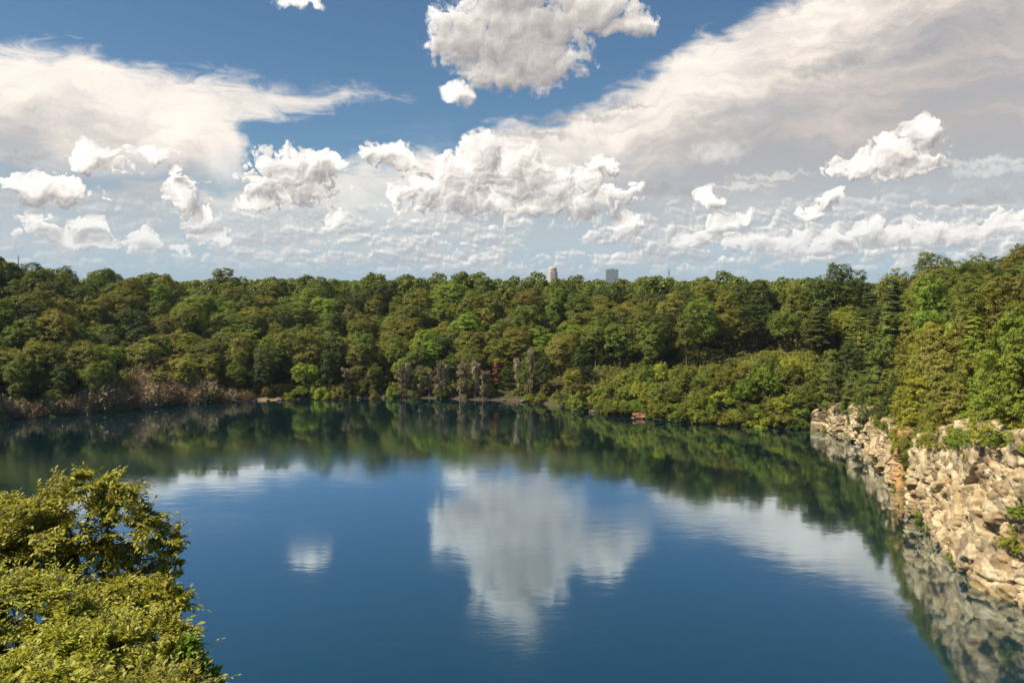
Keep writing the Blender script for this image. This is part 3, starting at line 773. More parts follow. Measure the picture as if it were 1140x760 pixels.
for k_ in range(5200):
    u = rng.uniform(); D = 560 * (5200 / 560) ** u; px = rng.uniform(-200, 1340); x = (px - 570) / FP * D; y = D
    s = 1 + D / 1500
    put_low(*LCF[rng.integers(3)], x, y, ground_z(x, y) + rng.uniform(-2, 3) - (s - 1) * 9, s, None, 2.2)
wm = np.concatenate(VV); wt = np.concatenate(TN)
o = link('distant_woods', mesh_np('distant_woods', wm, quads_idx(len(wm)), M_LEAF, wt)); o.color = (*COLS['mid green'], 1); tag(o, 'far wooded country running out to the horizon', kind='stuff')
# undergrowth on the forest floor
n = 150000
tq = rng.uniform(-.75, 3.6, n); dv = 7 + 85 * rng.uniform(0, 1, n) ** 1.3
gx = CX + (shore_r(tq) + dv) * np.cos(tq); gy = CY + (shore_r(tq) + dv) * np.sin(tq)
lump = np.clip(np.sin(gx * .55 + 2 * np.sin(gy * .21)) * np.sin(gy * .49 + 2 * np.sin(gx * .17)) + .45, 0, 2)
gz = height_pd(tq, dv) + np.abs(rng.normal(size=n)) * .5 + lump * 1.7 * rng.uniform(.3, 1, n)
nr = unit(rng.normal(size=(n, 3)) * .5 + [0, -.2, .9]); L = rng.uniform(.45, .95, n)
v, tn = leaf_quads(np.stack([gx, gy, gz], -1), nr, L, L * .75, rng.uniform(0, 1, n))
o = link('undergrowth', mesh_np('undergrowth', v, quads_idx(len(v)), M_LEAF, tn)); o.color = (.105, .112, .03, 1); o.color = (.16, .16, .035, 1); tag(o, 'low leafy undergrowth covering the ground below the trees', kind='stuff')
# ground cover of vines in the clearing
n = 26000
q = rng.uniform(770, 925, n); dv = rng.uniform(17, 52, n)
gx = np.empty(n); gy = np.empty(n)
th0 = np.arctan2(shore_pt(770, 1)[1] - CY, shore_pt(770, 1)[0] - CX); th1 = np.arctan2(shore_pt(912, 1)[1] - CY, shore_pt(912, 1)[0] - CX)
tq = rng.uniform(min(th0, th1), max(th0, th1), n)
gx = CX + (shore_r(tq) + dv) * np.cos(tq); gy = CY + (shore_r(tq) + dv) * np.sin(tq)
gz = height_pd(tq, dv) + np.abs(rng.normal(size=n)) * .35 + .15 + .5 * np.sin(gx * .9) * np.sin(gy * .8)
nr = unit(rng.normal(size=(n, 3)) * .4 + [0, -.15, 1]); L = rng.uniform(.35, .75, n)
v, tn = leaf_quads(np.stack([gx, gy, gz], -1), nr, L, L * .8, rng.uniform(0, 1, n))
o = link('ground_vines', mesh_np('ground_vines', v, quads_idx(len(v)), M_LEAF, tn)); o.color = (.25, .27, .05, 1); tag(o, 'bright green vine cover on the flat clearing above the bank', kind='stuff')

# ------------------------------------------------------------------ foreground vegetation, left
def near_plant(name, seed, centre, rad, ground, tips, col, leaf=(.085, .15), label='', lean=(0, 0), blobs=None):
    """centre of crown in world; leaves are folded blades set along real twigs"""
    r = np.random.default_rng(seed); T = Tubes()
    root = np.array([centre[0] + lean[0], centre[1] + lean[1], ground])
    blobs = blobs or [((0, 0, 0), 1.0)]
    loc = root
    tip_l, dir_l, tw_l = [], [], []
    fork = (root * .45 + np.array(centre) * .55) - np.array([0, 0, rad[2] * .2])
    T.limb(root - [0, 0, .4], fork, .07, .045, bend=.02, n=6, sides=7)
    wts = np.array([b[1] ** 2 for b in blobs]); wts /= wts.sum()
    for (bc, bs), w_ in zip(blobs, wts):
        bcw = np.array(centre) + np.array(bc) * rad
        nlimb = max(5, int(16 * w_ + 4)); main = []
        hub = T.limb(fork, bcw - [0, 0, rad[2] * bs * .35], .045, .025, n=6, sides=6)[-1]
        for k in range(nlimb):
            d_ = rand_dirs(1, r)[0]; d_[2] = d_[2] * .8 + .2
            e = bcw + d_ * np.array(rad) * bs * .72
            main.append(T.limb(hub, e, .02, .008, bend=.15, n=6, sides=5)[2:])
        main = np.concatenate(main)
        airy = 'tree' in name; cc = []
        for k in range(int(34 * bs ** 1.2) + 6 if airy else int(60 * bs) + 8):
            q_ = rand_dirs(1, r)[0]; q_[2] = abs(q_[2]) if r.random() < .62 else q_[2]
            cc.append(q_ * r.uniform(.5, 1.0) ** .5)
        for k in range(int(tips * w_)):
            d_ = cc[r.integers(len(cc))] + r.normal(size=3) * np.array([.15, .15, .055]) * (1.0 if airy else 1.15)
            u = 1.0
            if k % 17 == 0: u = r.uniform(1.05, 1.3)
            tip = bcw + d_ * np.array(rad) * bs * u * (1 + .5 * mnoise.noise(Vector(d_ * 2.6 + seed)))
            src = main[np.argmin(((main - tip) ** 2).sum(1) + r.uniform(0, .01, len(main)))]
            tl_ = unit(tip - src); L_ = np.linalg.norm(tip - src)
            src2 = tip - tl_ * min(L_, .5)
            T.limb(src, tip, .006, .0025, bend=.05, n=3, sides=3)
            nlf = r.integers(9, 15)
            s_ = np.linspace(.1, 1.0, nlf)
            base = src2 + (tip - src2) * s_[:, None]
            side = unit(np.cross(tl_, [0, 0, 1.0]) + 1e-6); up = np.cross(side, tl_)
            sg_ = np.where(np.arange(nlf) % 2 == 0, 1, -1)[:, None]
            dl = unit(side * sg_ * r.uniform(.5, 1.0, (nlf, 1)) + tl_ * .55 + r.normal(size=(nlf, 3)) * .3 + np.array([0, 0, -.18]))
            dl[-1] = tl_
            tip_l.append(base); dir_l.append(dl); tw_l.append(np.full(nlf, r.uniform(0, 1)))
    base = np.concatenate(tip_l); dl = np.concatenate(dir_l); tw = np.concatenate(tw_l); n = len(base)
    nr = unit(np.array([0, 0, 1.0]) + r.normal(size=(n, 3)) * .45); nr = unit(nr - dl * (nr * dl).sum(1)[:, None])
    sd = np.cross(dl, nr); L = (leaf[0] + (leaf[1] * 1.15 - leaf[0]) * r.beta(1.6, 2.2, n))[:, None] * np.repeat(r.uniform(.75, 1.2, n // 3 + 1), 3)[:n, None]; W = L * r.uniform(.36, .5, (n, 1))
    P0 = base; P1 = base + dl * L * .35; P2 = base + dl * L * .72 - nr * L * .06; P3 = base + dl * L - nr * L * .16
    v = np.stack([P0, P1, P2, P3, P1 + sd * W * .5 + nr * W * .16, P2 + sd * W * .38 + nr * W * .08, P1 - sd * W * .5 + nr * W * .16, P2 - sd * W * .38 + nr * W * .08], 1).reshape(-1, 3)
    b = np.arange(n)[:, None] * 8
    q4 = np.concatenate([b + [0, 1, 4, 4], b + [1, 2, 5, 4], b + [2, 3, 5, 5], b + [0, 6, 6, 1], b + [1, 6, 7, 2], b + [2, 7, 7, 3]])
    # degenerate corners become triangles: build as triangles throughout
    tri = np.concatenate([b + [0, 1, 4], b + [1, 2, 5], b + [1, 5, 4], b + [2, 3, 5], b + [0, 6, 1], b + [1, 6, 7], b + [1, 7, 2], b + [2, 7, 3]])
    tint = np.repeat(np.clip(tw * .45 + r.uniform(0, 1, n) * .55, 0, 1), 8)
    e = empty(name, tuple(root)); 
    tm = T.mesh('branches', M_BARK); tm.transform(__import__('mathutils').Matrix.Translation(-Vector(root)))
    link('branch', tm, e)
    lm = mesh_np('leaves', v - root, tri, M_NEAR, tint); lo_ = link('foliage', lm, e); lo_.color = (*col, 1)
    tag(e, label, 'tree' if 'tree' in name else 'shrub', None if 'tree' in name else 'shrubs on the near slope')
    return e
def fg(px, py, y, **k):
    p_ = at_y(px, py, y); return p_
YG = (.37, .385, .05); OG = (.35, .345, .05); FG_ = (.22, .32, .04); AM = (.3, .295, .05)
def NP(name, seed, px, py, y, rx, rz, tips, col, label, blobs=None, leaf=(.06, .11), ry=None):
    c_ = at_y(px, py, y); g = ground_z(c_[0] , c_[1])
    g = min(g, c_[2] - rz * 1.2)
    sc = y / FP
    if y < 11.5: leaf = (.045, .09); tips = int(tips * 1.2)
    ln = (-.9, -1.6) if y > 11.8 else (-.3, -.6)
    g = min(ground_z(c_[0] + ln[0], c_[1] + ln[1]), c_[2] - rz * sc * 1.1)
    near_plant(name, seed, c_, (rx * sc, (ry or rx) * sc, rz * sc), g, int(tips * 1.75), col, leaf, label, lean=ln, blobs=blobs)
NP('small_tree', 21, 92, 608, 14.5, 100, 92, 1500, OG, 'small leafy tree rising highest on the near slope over the blue water',
   [((-.1, 0, .28), .62), ((.12, 0, .62), .36), ((.62, -.1, .2), .4), ((-.65, 0, .2), .5), ((.0, 0, -.3), .55), ((-.75, .1, -.35), .55), ((.5, .1, -.28), .3), ((.92, -.1, .0), .26), ((1.02, 0, -.3), .16), ((.45, 0, .62), .22)])
NP('leafy_shrub', 22, 148, 676, 13.5, 66, 46, 700, OG, 'shrub with drooping reddish leaf tips reaching right below the small tree', [((0, 0, 0), .8), ((.6, 0, .15), .42), ((-.5, 0, 0), .6)])
NP('leafy_shrub', 23, 20, 690, 11.0, 95, 60, 900, YG, 'wide yellow green shrub at the left edge of the near slope', [((0, 0, 0), .85), ((.6, 0, -.2), .55), ((-.5, 0, .2), .6)])
NP('leafy_shrub', 24, 105, 735, 10.0, 80, 55, 800, YG, 'dense yellow green shrub in the middle of the near slope', [((0, 0, 0), .8), ((.6, 0, -.25), .5), ((-.5, 0, .1), .6)])
NP('leafy_shrub', 29, 178, 722, 12.0, 42, 42, 420, OG, 'olive shrub filling the gap beneath the drooping shrub', [((0, 0, 0), .9), ((.4, 0, -.4), .6)])
NP('leafy_shrub', 25, 212, 752, 10.5, 34, 56, 330, FG_, 'bright fresh green sprig at the right tip of the near slope', [((0, 0, -.1), .6), ((.0, 0, .55), .3), ((.75, 0, -.2), .35), ((-.4, 0, .25), .35), ((.6, 0, -.7), .5)])
NP('leafy_shrub', 26, 20, 790, 8.5, 110, 60, 800, YG, 'lowest yellow green shrub nearest the viewer at the left', [((0, 0, 0), .85), ((.7, 0, -.1), .55)])
NP('leafy_shrub', 27, 160, 800, 8.8, 90, 62, 700, AM, 'lowest amber green shrub nearest the viewer under the fresh green sprig', [((0, 0, 0), .85), ((.5, 0, -.2), .55), ((-.6, 0, .2), .5)])
NP('leafy_shrub', 28, -40, 620, 14.5, 90, 70, 700, OG, 'olive shrub left of the small tree, partly out of the picture', [((0, 0, 0), .8), ((.5, 0, -.2), .6)])

# ------------------------------------------------------------------ skyline buildings and masts
def facade(name, wall, win, su, sv, lo=.35):
    m, t = material(name)
    tc = t.n('ShaderNodeTexCoord'); br = t.n('ShaderNodeTexBrick'); br.offset = 0
    sp = t.n('ShaderNodeSeparateXYZ'); t.put(sp.inputs[0], tc.outputs['Object'])
    cb = t.n('ShaderNodeCombineXYZ'); t.put(cb.inputs[0], t.m('ADD', sp.outputs[0], sp.outputs[1])); t.put(cb.inputs[1], sp.outputs[2])
    t.put(br.inputs['Vector'], cb.outputs[0]); br.inputs['Scale'].default_value = 1; br.inputs['Brick Width'].default_value = su; br.inputs['Row Height'].default_value = sv
    br.inputs['Mortar Size'].default_value = lo; br.inputs['Color1'].default_value = (*win, 1); br.inputs['Color2'].default_value = (*win, 1); br.inputs['Mortar'].default_value = (*wall, 1)
    p = t.n('ShaderNodeBsdfPrincipled'); t.put(p.inputs['Base Color'], br.outputs[0]); p.inputs['Roughness'].default_value = .5
    o = t.n('ShaderNodeOutputMaterial'); t.t.links.new(p.outputs[0], o.inputs[0]); return m
def prism(pts, z0, z1, mat, name, top_scale=1.0):
    n = len(pts); v = [(x, y, z0) for x, y in pts] + [(x * top_scale, y * top_scale, z1) for x, y in pts]
    me = bpy.data.meshes.new(name); me.from_pydata(v, [], [(i, (i + 1) % n, n + (i + 1) % n, n + i) for i in range(n)] + [tuple(range(n))[::-1], tuple(range(n, 2 * n))]); me.materials.append(mat); me.update(); return me
def rect(w, d): return [(-w / 2, -d / 2), (w / 2, -d / 2), (w / 2, d / 2), (-w / 2, d / 2)]
M_STONE = facade('pale_facade', (.6, .5, .45), (.24, .25, .28), 4.5, 4.2, 1.1)
M_BLUE = facade('hazed_glass_facade', (.4, .42, .46), (.17, .2, .25), 6, 3.8, 1.0)  # wall and window colours paled, extra distance haze put into the facade colour
M_PINK = facade('brick_facade', (.34, .25, .22), (.12, .1, .1), 5, 3.6, .9)
M_DOME = plain_mat('dome_skin', [(.4, (.5, .42, .34)), (.6, (.58, .5, .42))], .1, .45)
YC = 3500.0
# domed tower: octagonal shaft, stepped shoulders, ribbed dome
p_ = at_y(615, 296.5, YC); gz_ = 10.0; ht = p_[2] - gz_
oct_ = lambda w: [(w * math.cos(R(22.5 + 45 * k)), w * math.sin(R(22.5 + 45 * k))) for k in range(8)]
e = empty('domed_tower', (p_[0], YC, gz_)); tag(e, 'tall pale office tower with a rounded domed top beyond the woods', 'tower')
link('shaft', prism(oct_(24), 0, ht - 24, M_STONE, 'shaft'), e); link('shoulder', prism(oct_(22), ht - 24 + .01, ht - 15, M_STONE, 'shoulder', .9), e)
th_ = np.linspace(0, 2 * np.pi, 24, endpoint=False); vs = []
for k in range(7):
    f = k / 6; rr = 19.5 * math.cos(f * math.pi / 2) ** .75 + .15
    for q, tt in enumerate(th_): vs.append((rr * (1 + .03 * (q % 2)) * math.cos(tt), rr * (1 + .03 * (q % 2)) * math.sin(tt), ht - 15 + 15 * math.sin(f * math.pi / 2)))
fs = [(k * 24 + q, k * 24 + (q + 1) % 24, (k + 1) * 24 + (q + 1) % 24, (k + 1) * 24 + q) for k in range(6) for q in range(24)]
link('dome', mesh_np('dome', np.array(vs), np.array(fs), M_DOME, smooth=True), e)
# broad block with rooftop plant
p_ = at_y(681, 300.5, YC); ht = p_[2] - gz_
e = empty('office_tower', (p_[0], YC, gz_)); tag(e, 'broad blue grey office tower with stepped plant rooms on its roof', 'tower')
link('shaft', prism(rect(54, 40), 0, ht, M_BLUE, 'shaft'), e)
for w, x_, h_ in ((12, -14, 4), (16, 4, 6), (8, 20, 3)):
    o = link('plant_room', prism(rect(w, 18), 0, h_, M_BLUE, 'plant_room'), e, (x_, 0, ht + .01))
p_ = at_y(645.5, 308.2, YC); e = empty('office_block', (p_[0], YC, gz_)); tag(e, 'small grey roof block between the domed tower and the broad tower', 'building')
link('wall', prism(rect(20, 20), 0, p_[2] - gz_, M_BLUE, 'wall'), e); link('parapet', prism(rect(22, 22), 0, 1.5, M_STONE, 'parapet'), e, (0, 0, p_[2] - gz_ + .01))
p_ = at_y(717.5, 310.2, YC); e = empty('brick_block', (p_[0], YC, gz_)); tag(e, 'low pinkish brick building right of the broad blue grey tower', 'building')
link('wall', prism(rect(34, 24), 0, p_[2] - gz_, M_PINK, 'wall'), e); link('roof', prism(rect(12, 12), 0, 3, M_STONE, 'roof'), e, (4, 0, p_[2] - gz_ + .01))
# water tank, far right
p_ = at_y(843, 316.2, 4600); e = empty('water_tank', (p_[0], 4600, 15)); tag(e, 'white domed storage tank on the far wooded ridge', 'tank')
M_WHITE = plain_mat('white_paint', [(.4, (.72, .72, .7)), (.6, (.8, .8, .78))], .2, .4, bump=0)
rr_, hh_ = 22.0, p_[2] - 15
link('tank_wall', prism([(rr_ * math.cos(a_), rr_ * math.sin(a_)) for a_ in th_], 0, hh_ - 7, M_WHITE, 'tank_wall'), e)
vs = [(rr_ * math.cos(f) * math.cos(a_), rr_ * math.cos(f) * math.sin(a_), hh_ - 6.99 + 7 * math.sin(f)) for f in np.linspace(0, 1.55, 6) for a_ in th_]
link('tank_dome', mesh_np('tank_dome', np.array(vs), np.array([(k * 24 + q, k * 24 + (q + 1) % 24, (k + 1) * 24 + (q + 1) % 24, (k + 1) * 24 + q) for k in range(5) for q in range(24)]), M_WHITE, smooth=True), e)
# lattice masts
M_STEEL = plain_mat('grey_steel', [(.4, (.16, .16, .17)), (.6, (.22, .22, .23))], 1, .5, metal=.3, bump=0)
m, t = material('red_white_steel'); tc = t.n('ShaderNodeTexCoord'); sp = t.n('ShaderNodeSeparateXYZ'); t.put(sp.inputs[0], tc.outputs['Object'])
fac = t.m('GREATER_THAN', t.m('FRACT', t.m('MULTIPLY', sp.outputs[2], 1 / 26)), .42)
p = t.n('ShaderNodeBsdfPrincipled'); t.put(p.inputs['Base Color'], t.mix(fac, (.42, .07, .03), (.5, .36, .3))); o = t.n('ShaderNodeOutputMaterial'); t.t.links.new(p.outputs[0], o.inputs[0]); M_RW = m
def mast(px, py, y, w, mat, label, nm='lattice_mast', ant=True):
    p_ = at_y(px, py, y); g = ground_z(p_[0], y); ht = p_[2] - g; T = Tubes(); nb = 16
    cs = [(w, w), (-w, w), (-w, -w), (w, -w)]
    leg = lambda k, f: np.array([cs[k % 4][0] * (1 - .6 * f), cs[k % 4][1] * (1 - .6 * f), ht * .93 * f])
    for k in range(4): T.add([leg(k, 0), leg(k, 1)], [w * .16, w * .14], 5)
    for b_ in range(nb):
        for k in range(4):
            T.add([leg(k, b_ / nb), leg(k + 1, (b_ + 1) / nb)], [w * .08] * 2, 4); T.add([leg(k, b_ / nb), leg(k + 1, b_ / nb)], [w * .08] * 2, 4)
    e = empty(nm, (p_[0], y, g)); tag(e, label, 'mast'); link('lattice', T.mesh('lattice', mat), e)
    T = Tubes(); T.add([(0, 0, ht * .93), (0, 0, ht)], [w * .2, w * .12], 6)
    link('antenna', T.mesh('antenna', mat), e)
    if ant:
        T = Tubes()
        for k in range(6): a_ = k * math.pi / 3; T.add([(math.cos(a_) * w * 1.1, math.sin(a_) * w * 1.1, ht * .8), (math.cos(a_) * w * 1.1, math.sin(a_) * w * 1.1, ht * .9)], [w * .22] * 2, 5); T.add([(0, 0, ht * .85), (math.cos(a_) * w * 1.1, math.sin(a_) * w * 1.1, ht * .85)], [w * .08] * 2, 4)
        link('antenna_ring', T.mesh('antenna_ring', M_STEEL), e)
mast(745, 298, 1500, .95, M_STEEL, 'thin grey lattice mast rising above the treeline right of the towers')
mast(20, 281, 1100, 1.0, M_RW, 'red and white lattice mast rising above the trees at the far left', ant=False)

# ------------------------------------------------------------------ light
SUN_EL, SUN_AZ = 52.0, -104.0           # azimuth from the viewing direction (+Y), clockwise positive
sd = Vector((math.sin(R(SUN_AZ)) * math.cos(R(SUN_EL)), math.cos(R(SUN_AZ)) * math.cos(R(SUN_EL)), math.sin(R(SUN_EL))))
sl = bpy.data.lights.new('sun', 'SUN'); sl.energy = 5.0; sl.angle = R(.53); sl.color = (1, .89, .69)
so = bpy.data.objects.new('sun', sl); C.objects.link(so); so.rotation_euler = sd.to_track_quat('Z', 'Y').to_euler(); so.location = (-40, -40, 120)

# ------------------------------------------------------------------ sky with clouds
wd = bpy.data.worlds.new('World'); S.world = wd; wd.use_nodes = True; t = NT(wd.node_tree)
STR = .1
sky = t.n('ShaderNodeTexSky', sky_type='NISHITA'); sky.sun_disc = False; sky.sun_elevation = R(SUN_EL); sky.sun_rotation = R(SUN_AZ)
sky.altitude = 250; sky.air_density = 1.0; sky.dust_density = .6; sky.ozone_density = 2.2
tc = t.n('ShaderNodeTexCoord'); g = tc.outputs['Generated']; sp = t.n('ShaderNodeSeparateXYZ'); t.put(sp.inputs[0], g)
DEG = 180 / math.pi
az = t.m('MULTIPLY', t.m('ARCTAN2', sp.outputs[0], sp.outputs[1]), DEG); el = t.m('MULTIPLY', t.m('ARCSINE', sp.outputs[2]), DEG)
cb = t.n('ShaderNodeCombineXYZ'); t.put(cb.inputs[0], az); t.put(cb.inputs[1], el); P = cb.outputs[0]
PD = 15.47
def E(x, y, rx, ry):
    a_, e_ = azel(x, y); return (a_, e_, rx / PD, ry / PD)
CUM = [E(*q) for q in [
    (555, 40, 72, 42), (515, 38, 44, 30), (600, 22, 58, 50), (590, 66, 62, 30), (560, 78, 50, 22), (665, 8, 44, 26), (575, -22, 60, 45), (578, -58, 34, 26), (510, 105, 19, 11), (332, 0, 26, 7), (700, 26, 30, 14),
    (325, 192, 44, 25), (300, 205, 30, 20), (352, 184, 26, 16), (345, 212, 34, 15), (285, 228, 24, 8), (428, 172, 26, 13), (448, 178, 30, 8),
    (538, 172, 24, 26), (520, 196, 38, 26), (578, 192, 34, 30), (612, 208, 36, 24), (472, 212, 36, 18), (508, 216, 34, 18), (674, 184, 15, 10), (655, 200, 18, 14), (688, 216, 22, 16), (560, 228, 115, 14), (640, 226, 50, 16),
    (986, 182, 46, 15), (1008, 166, 32, 16), (1026, 148, 18, 15), (950, 188, 26, 12), (1010, 182, 30, 14),
    (102, 177, 24, 14), (165, 171, 24, 8), (122, 186, 20, 7), (28, 210, 24, 10), (64, 212, 34, 15), (200, 192, 8, 8), (206, 216, 16, 17), (222, 238, 17, 14), (240, 262, 20, 8),
    (36, 252, 17, 14), (72, 266, 34, 9), (114, 268, 15, 8), (158, 268, 17, 14), (200, 279, 12, 6), (95, 250, 14, 6), (372, 246, 14, 16),
    (702, 250, 20, 14), (790, 226, 13, 13), (800, 247, 18, 11), (772, 264, 20, 10), (828, 238, 12, 6), (832, 270, 30, 12), (925, 222, 17, 9), (905, 238, 14, 8), (880, 270, 26, 12), (930, 268, 24, 11), (965, 256, 22, 14), (998, 262, 18, 12), (1030, 254, 18, 13), (1066, 262, 26, 11), (1112, 254, 22, 15), (1160, 248, 30, 20)]]
def base_field(Pv):
    """smooth union of rounded lobes"""
    acc = None
    for a_, e_, rx, ry in CUM:
        q_ = t.v('MULTIPLY_ADD', Pv, (1 / rx, 1 / ry, 0), (-a_ / rx, -e_ / ry, 0))
        d_ = t.v('DOT_PRODUCT', q_, q_)
        acc = d_ if acc is None else t.n_smin(acc, d_)
    return acc
def smin(a_, b_):
    nd = t.n('ShaderNodeMath', operation='SMOOTH_MIN'); t.put(nd.inputs[0], a_); t.put(nd.inputs[1], b_); nd.inputs[2].default_value = .22
    return nd.outputs[0]
t.n_smin = smin
def warp(Pv):
    wn = t.noise(Pv, .5, 3, .5, '2D', color=True)
    return t.v('SUBTRACT', t.v('MULTIPLY_ADD', wn, (2.2, 1.8, 0), Pv), (1.1, .9, 0))
def caps(Pv, f_, a_, k_):
    """cauliflower: rounded caps of one size"""
    d_ = t.vor(t.v('ADD', Pv, (k_ * 13.7, k_ * 5.1, 0)), f_, 'SMOOTH_F1' if k_ == 0 else 'F1', '2D', smooth=.35)
    return t.m('MULTIPLY', t.m('SUBTRACT', .33, t.m('MULTIPLY', d_, d_)), a_ * 2)
Pw = warp(P)
g0 = t.m('SUBTRACT', 1.0, base_field(Pw)); g2 = t.m('SUBTRACT', 1.0, base_field(t.v('ADD', Pw, (-.4, .75, 0))))
rag = t.m('MULTIPLY_ADD', t.noise(P, 1.7, 5, .6, '2D'), 1.1, -.55)
cA = caps(Pw, .8, .55, 0); cB = caps(Pw, 2.0, .32, 1); cC = caps(Pw, 4.8, .15, 2)
cA1 = caps(t.v('ADD', Pw, (-.3, .42, 0)), .8, .55, 0); cB1 = caps(t.v('ADD', Pw, (-.09, .14, 0)), 2.0, .32, 1)
rag1 = t.m('MULTIPLY_ADD', t.noise(t.v('ADD', P, (-.12, .2, 0)), 1.7, 5, .6, '2D'), 1.1, -.55)
low_ = t.sstep(el, 11, 6)
cBC = t.m('ADD', t.m('MULTIPLY', cB, t.m('ADD', 1.0, low_)), t.m('MULTIPLY', cC, t.m('MULTIPLY_ADD', low_, 1.4, 1.0)))
f0 = t.m('ADD', t.m('ADD', g0, t.m('ADD', t.m('MULTIPLY_ADD', low_, -.16, cA), cBC)), rag)
hd = t.m('ADD', t.m('MULTIPLY', t.m('SUBTRACT', cA, cA1), .95), t.m('MULTIPLY', t.m('SUBTRACT', cB, cB1), t.m('MULTIPLY_ADD', low_, 1.1, .5)))
hd = t.m('ADD', hd, t.m('MULTIPLY', t.m('SUBTRACT', rag, rag1), .5))
hd = t.m('MULTIPLY', t.m('MULTIPLY', hd, t.sstep(g0, .75, .1, .45, 1)), t.sstep(el, 9, 15, 1, .62))
hb = t.m('SUBTRACT', t.m('MAXIMUM', g0, -.3), t.m('MAXIMUM', g2, -.3))
shade = t.m('ADD', .46, t.m('ADD', hd, t.m('MULTIPLY', hb, .55)))
shade = t.m('ADD', shade, t.sstep(f0, .1, .8, .2, 0))
shade = t.m('SUBTRACT', shade, t.m('MULTIPLY', t.sstep(g0, .35, 1.0), t.sstep(el, 7, 15, .04, .14)), clamp=True)
cum_a = t.sstep(f0, t.sstep(el, 7, 14, -.02, -.12), t.sstep(el, 7, 14, .36, .85))
cumcol = t.ramp(shade, [(0, (.28, .26, .265)), (.22, (.38, .35, .34)), (.42, (.54, .50, .465)), (.62, (.74, .69, .635)), (.97, (.99, .95, .89))])

# high veil (anvil) layers -----------------------------------------------------
wv1 = t.noise(P, .1, 5, .55, '2D', color=True)
Pv_ = t.v('MULTIPLY_ADD', wv1, (9, 6, 0), P); Pv_ = t.v('SUBTRACT', Pv_, (4.5, 3, 0))
Pf_ = t.v('SUBTRACT', t.v('MULTIPLY_ADD', wv1, (5, 2.6, 0), P), (2.5, 1.3, 0))
def half(pa, pb, vec):
    """signed distance in degrees below the line through photo points pa -> pb"""
    (x0, y0), (x1, y1) = azel(*pa), azel(*pb); dx, dy = x1 - x0, y1 - y0; L_ = math.hypot(dx, dy); n_ = (dy / L_, -dx / L_)
    return t.m('SUBTRACT', t.v('DOT_PRODUCT', vec, (n_[0], n_[1], 0)), n_[0] * x0 + n_[1] * y0)
# streaky fibres pointing to the tips
wL = t.m('MINIMUM', half((0, 62), (380, 112), Pv_), half((380, 112), (240, 165), Pv_))
wL2 = t.m('MINIMUM', half((0, 52), (400, 112), Pf_), t.m('MAXIMUM', half((400, 112), (255, 150), Pf_), half((268, 140), (310, 260), Pv_)))
rightv = t.m('MAXIMUM', half((430, 190), (560, 118), Pv_), -99.)
r2_ = half((520, 142), (900, -12), Pv_)
vR = t.m('MINIMUM', half((380, 168), (620, 128), Pv_), 99.)
vR = smin(vR, r2_) if False else t.m('MAXIMUM', t.m('MINIMUM', half((395, 185), (560, 120), Pv_), half((560, 148), (905, -8), Pv_)), half((360, 192), (700, 168), Pv_))
fine = t.m('MULTIPLY', t.m('SUBTRACT', t.noise(t.v('MULTIPLY', P, (.35, 1.1, 0)), 1, 5, .65, '2D', dist=.5), .5), 2.6)
wL2 = t.m('ADD', wL2, fine); vR = t.m('ADD', vR, fine)
alL = t.m('MULTIPLY', t.sstep(wL2, -.8, .9), t.sstep(el, 3.5, 9.5))
alR = t.m('MULTIPLY', t.sstep(vR, -.8, 1.1), t.sstep(el, .2, 3.2, .45, 1))
fib = t.noise(t.v('MULTIPLY', Pv_, (.1, .35, 0)), 1, 6, .6, '2D')
big = t.noise(P, .06, 4, .5, '2D')
# veil brightness: brightest near its sunlit upper rim, greyer inside
dep = t.m('MAXIMUM', t.m('MULTIPLY', wL2, t.sstep(az, -8, -4, 1, 0)), t.m('MULTIPLY', vR, t.sstep(az, -8, -4)))
vb = t.m('ADD', t.sstep(dep, 1.0, 9.0, 1.0, .0), t.m('MULTIPLY', t.m('SUBTRACT', fib, .5), 1.5))
vb = t.m('ADD', vb, t.m('MULTIPLY', t.m('SUBTRACT', big, .5), .9), clamp=True)
veilcol = t.ramp(vb, [(0, (.44, .405, .39)), (.4, (.57, .51, .465)), (.75, (.8, .71, .62)), (1, (.93, .84, .74))])
lowc = t.mix(t.sstep(el, 1.5, 10), (.44, .5, .54), veilcol)
veil_a = t.m('MAXIMUM', alL, alR)
front = t.m('MULTIPLY', t.sstep(t.m('ABSOLUTE', az), 62, 46), t.sstep(el, 46, 34))
veil_a = t.m('MULTIPLY', t.m('MULTIPLY', veil_a, front), t.m('ADD', .78, t.m('MULTIPLY', t.sstep(fib, .3, .7), .2)))
# thin wisps in the blue
wis = t.m('MULTIPLY', t.sstep(t.noise(t.v('MULTIPLY', P, (.06, .28, 0)), 1, 6, .65, '2D', dist=.4), .56, .8), t.m('MULTIPLY', front, t.sstep(el, 14, 2, .0, .55)))

# distant broken cumulus just above the horizon -------------------------------------
def band(Pv):
    q_ = t.v('MULTIPLY', Pv, (.2, .5, 0)); n_ = t.noise(q_, 1, 5, .6, '2D')
    Pb = t.v('MULTIPLY', t.v('MULTIPLY_ADD', t.noise(Pv, .6, 4, .6, '2D', color=True), (2.6, 1.2, 0), Pv), (1, 1.5, 0))
    return t.m('ADD', n_, t.m('ADD', caps(Pb, .72, .24, 1), caps(Pb, 1.9, .11, 2)))
b0 = band(P); b1 = band(t.v('ADD', P, (-.16, .22, 0)))
wb = t.m('MULTIPLY', t.sstep(el, 6.8, 4.6), t.sstep(el, .3, 2.0, .0, 1))
wb = t.m('MULTIPLY', t.m('MULTIPLY', wb, front), t.sstep(az, -24, -10, .45, 1))
cov = t.m('MULTIPLY', t.m('SUBTRACT', t.noise(t.v('MULTIPLY', P, (.09, .45, 0)), 1, 3, .55, '2D'), .5), .75)
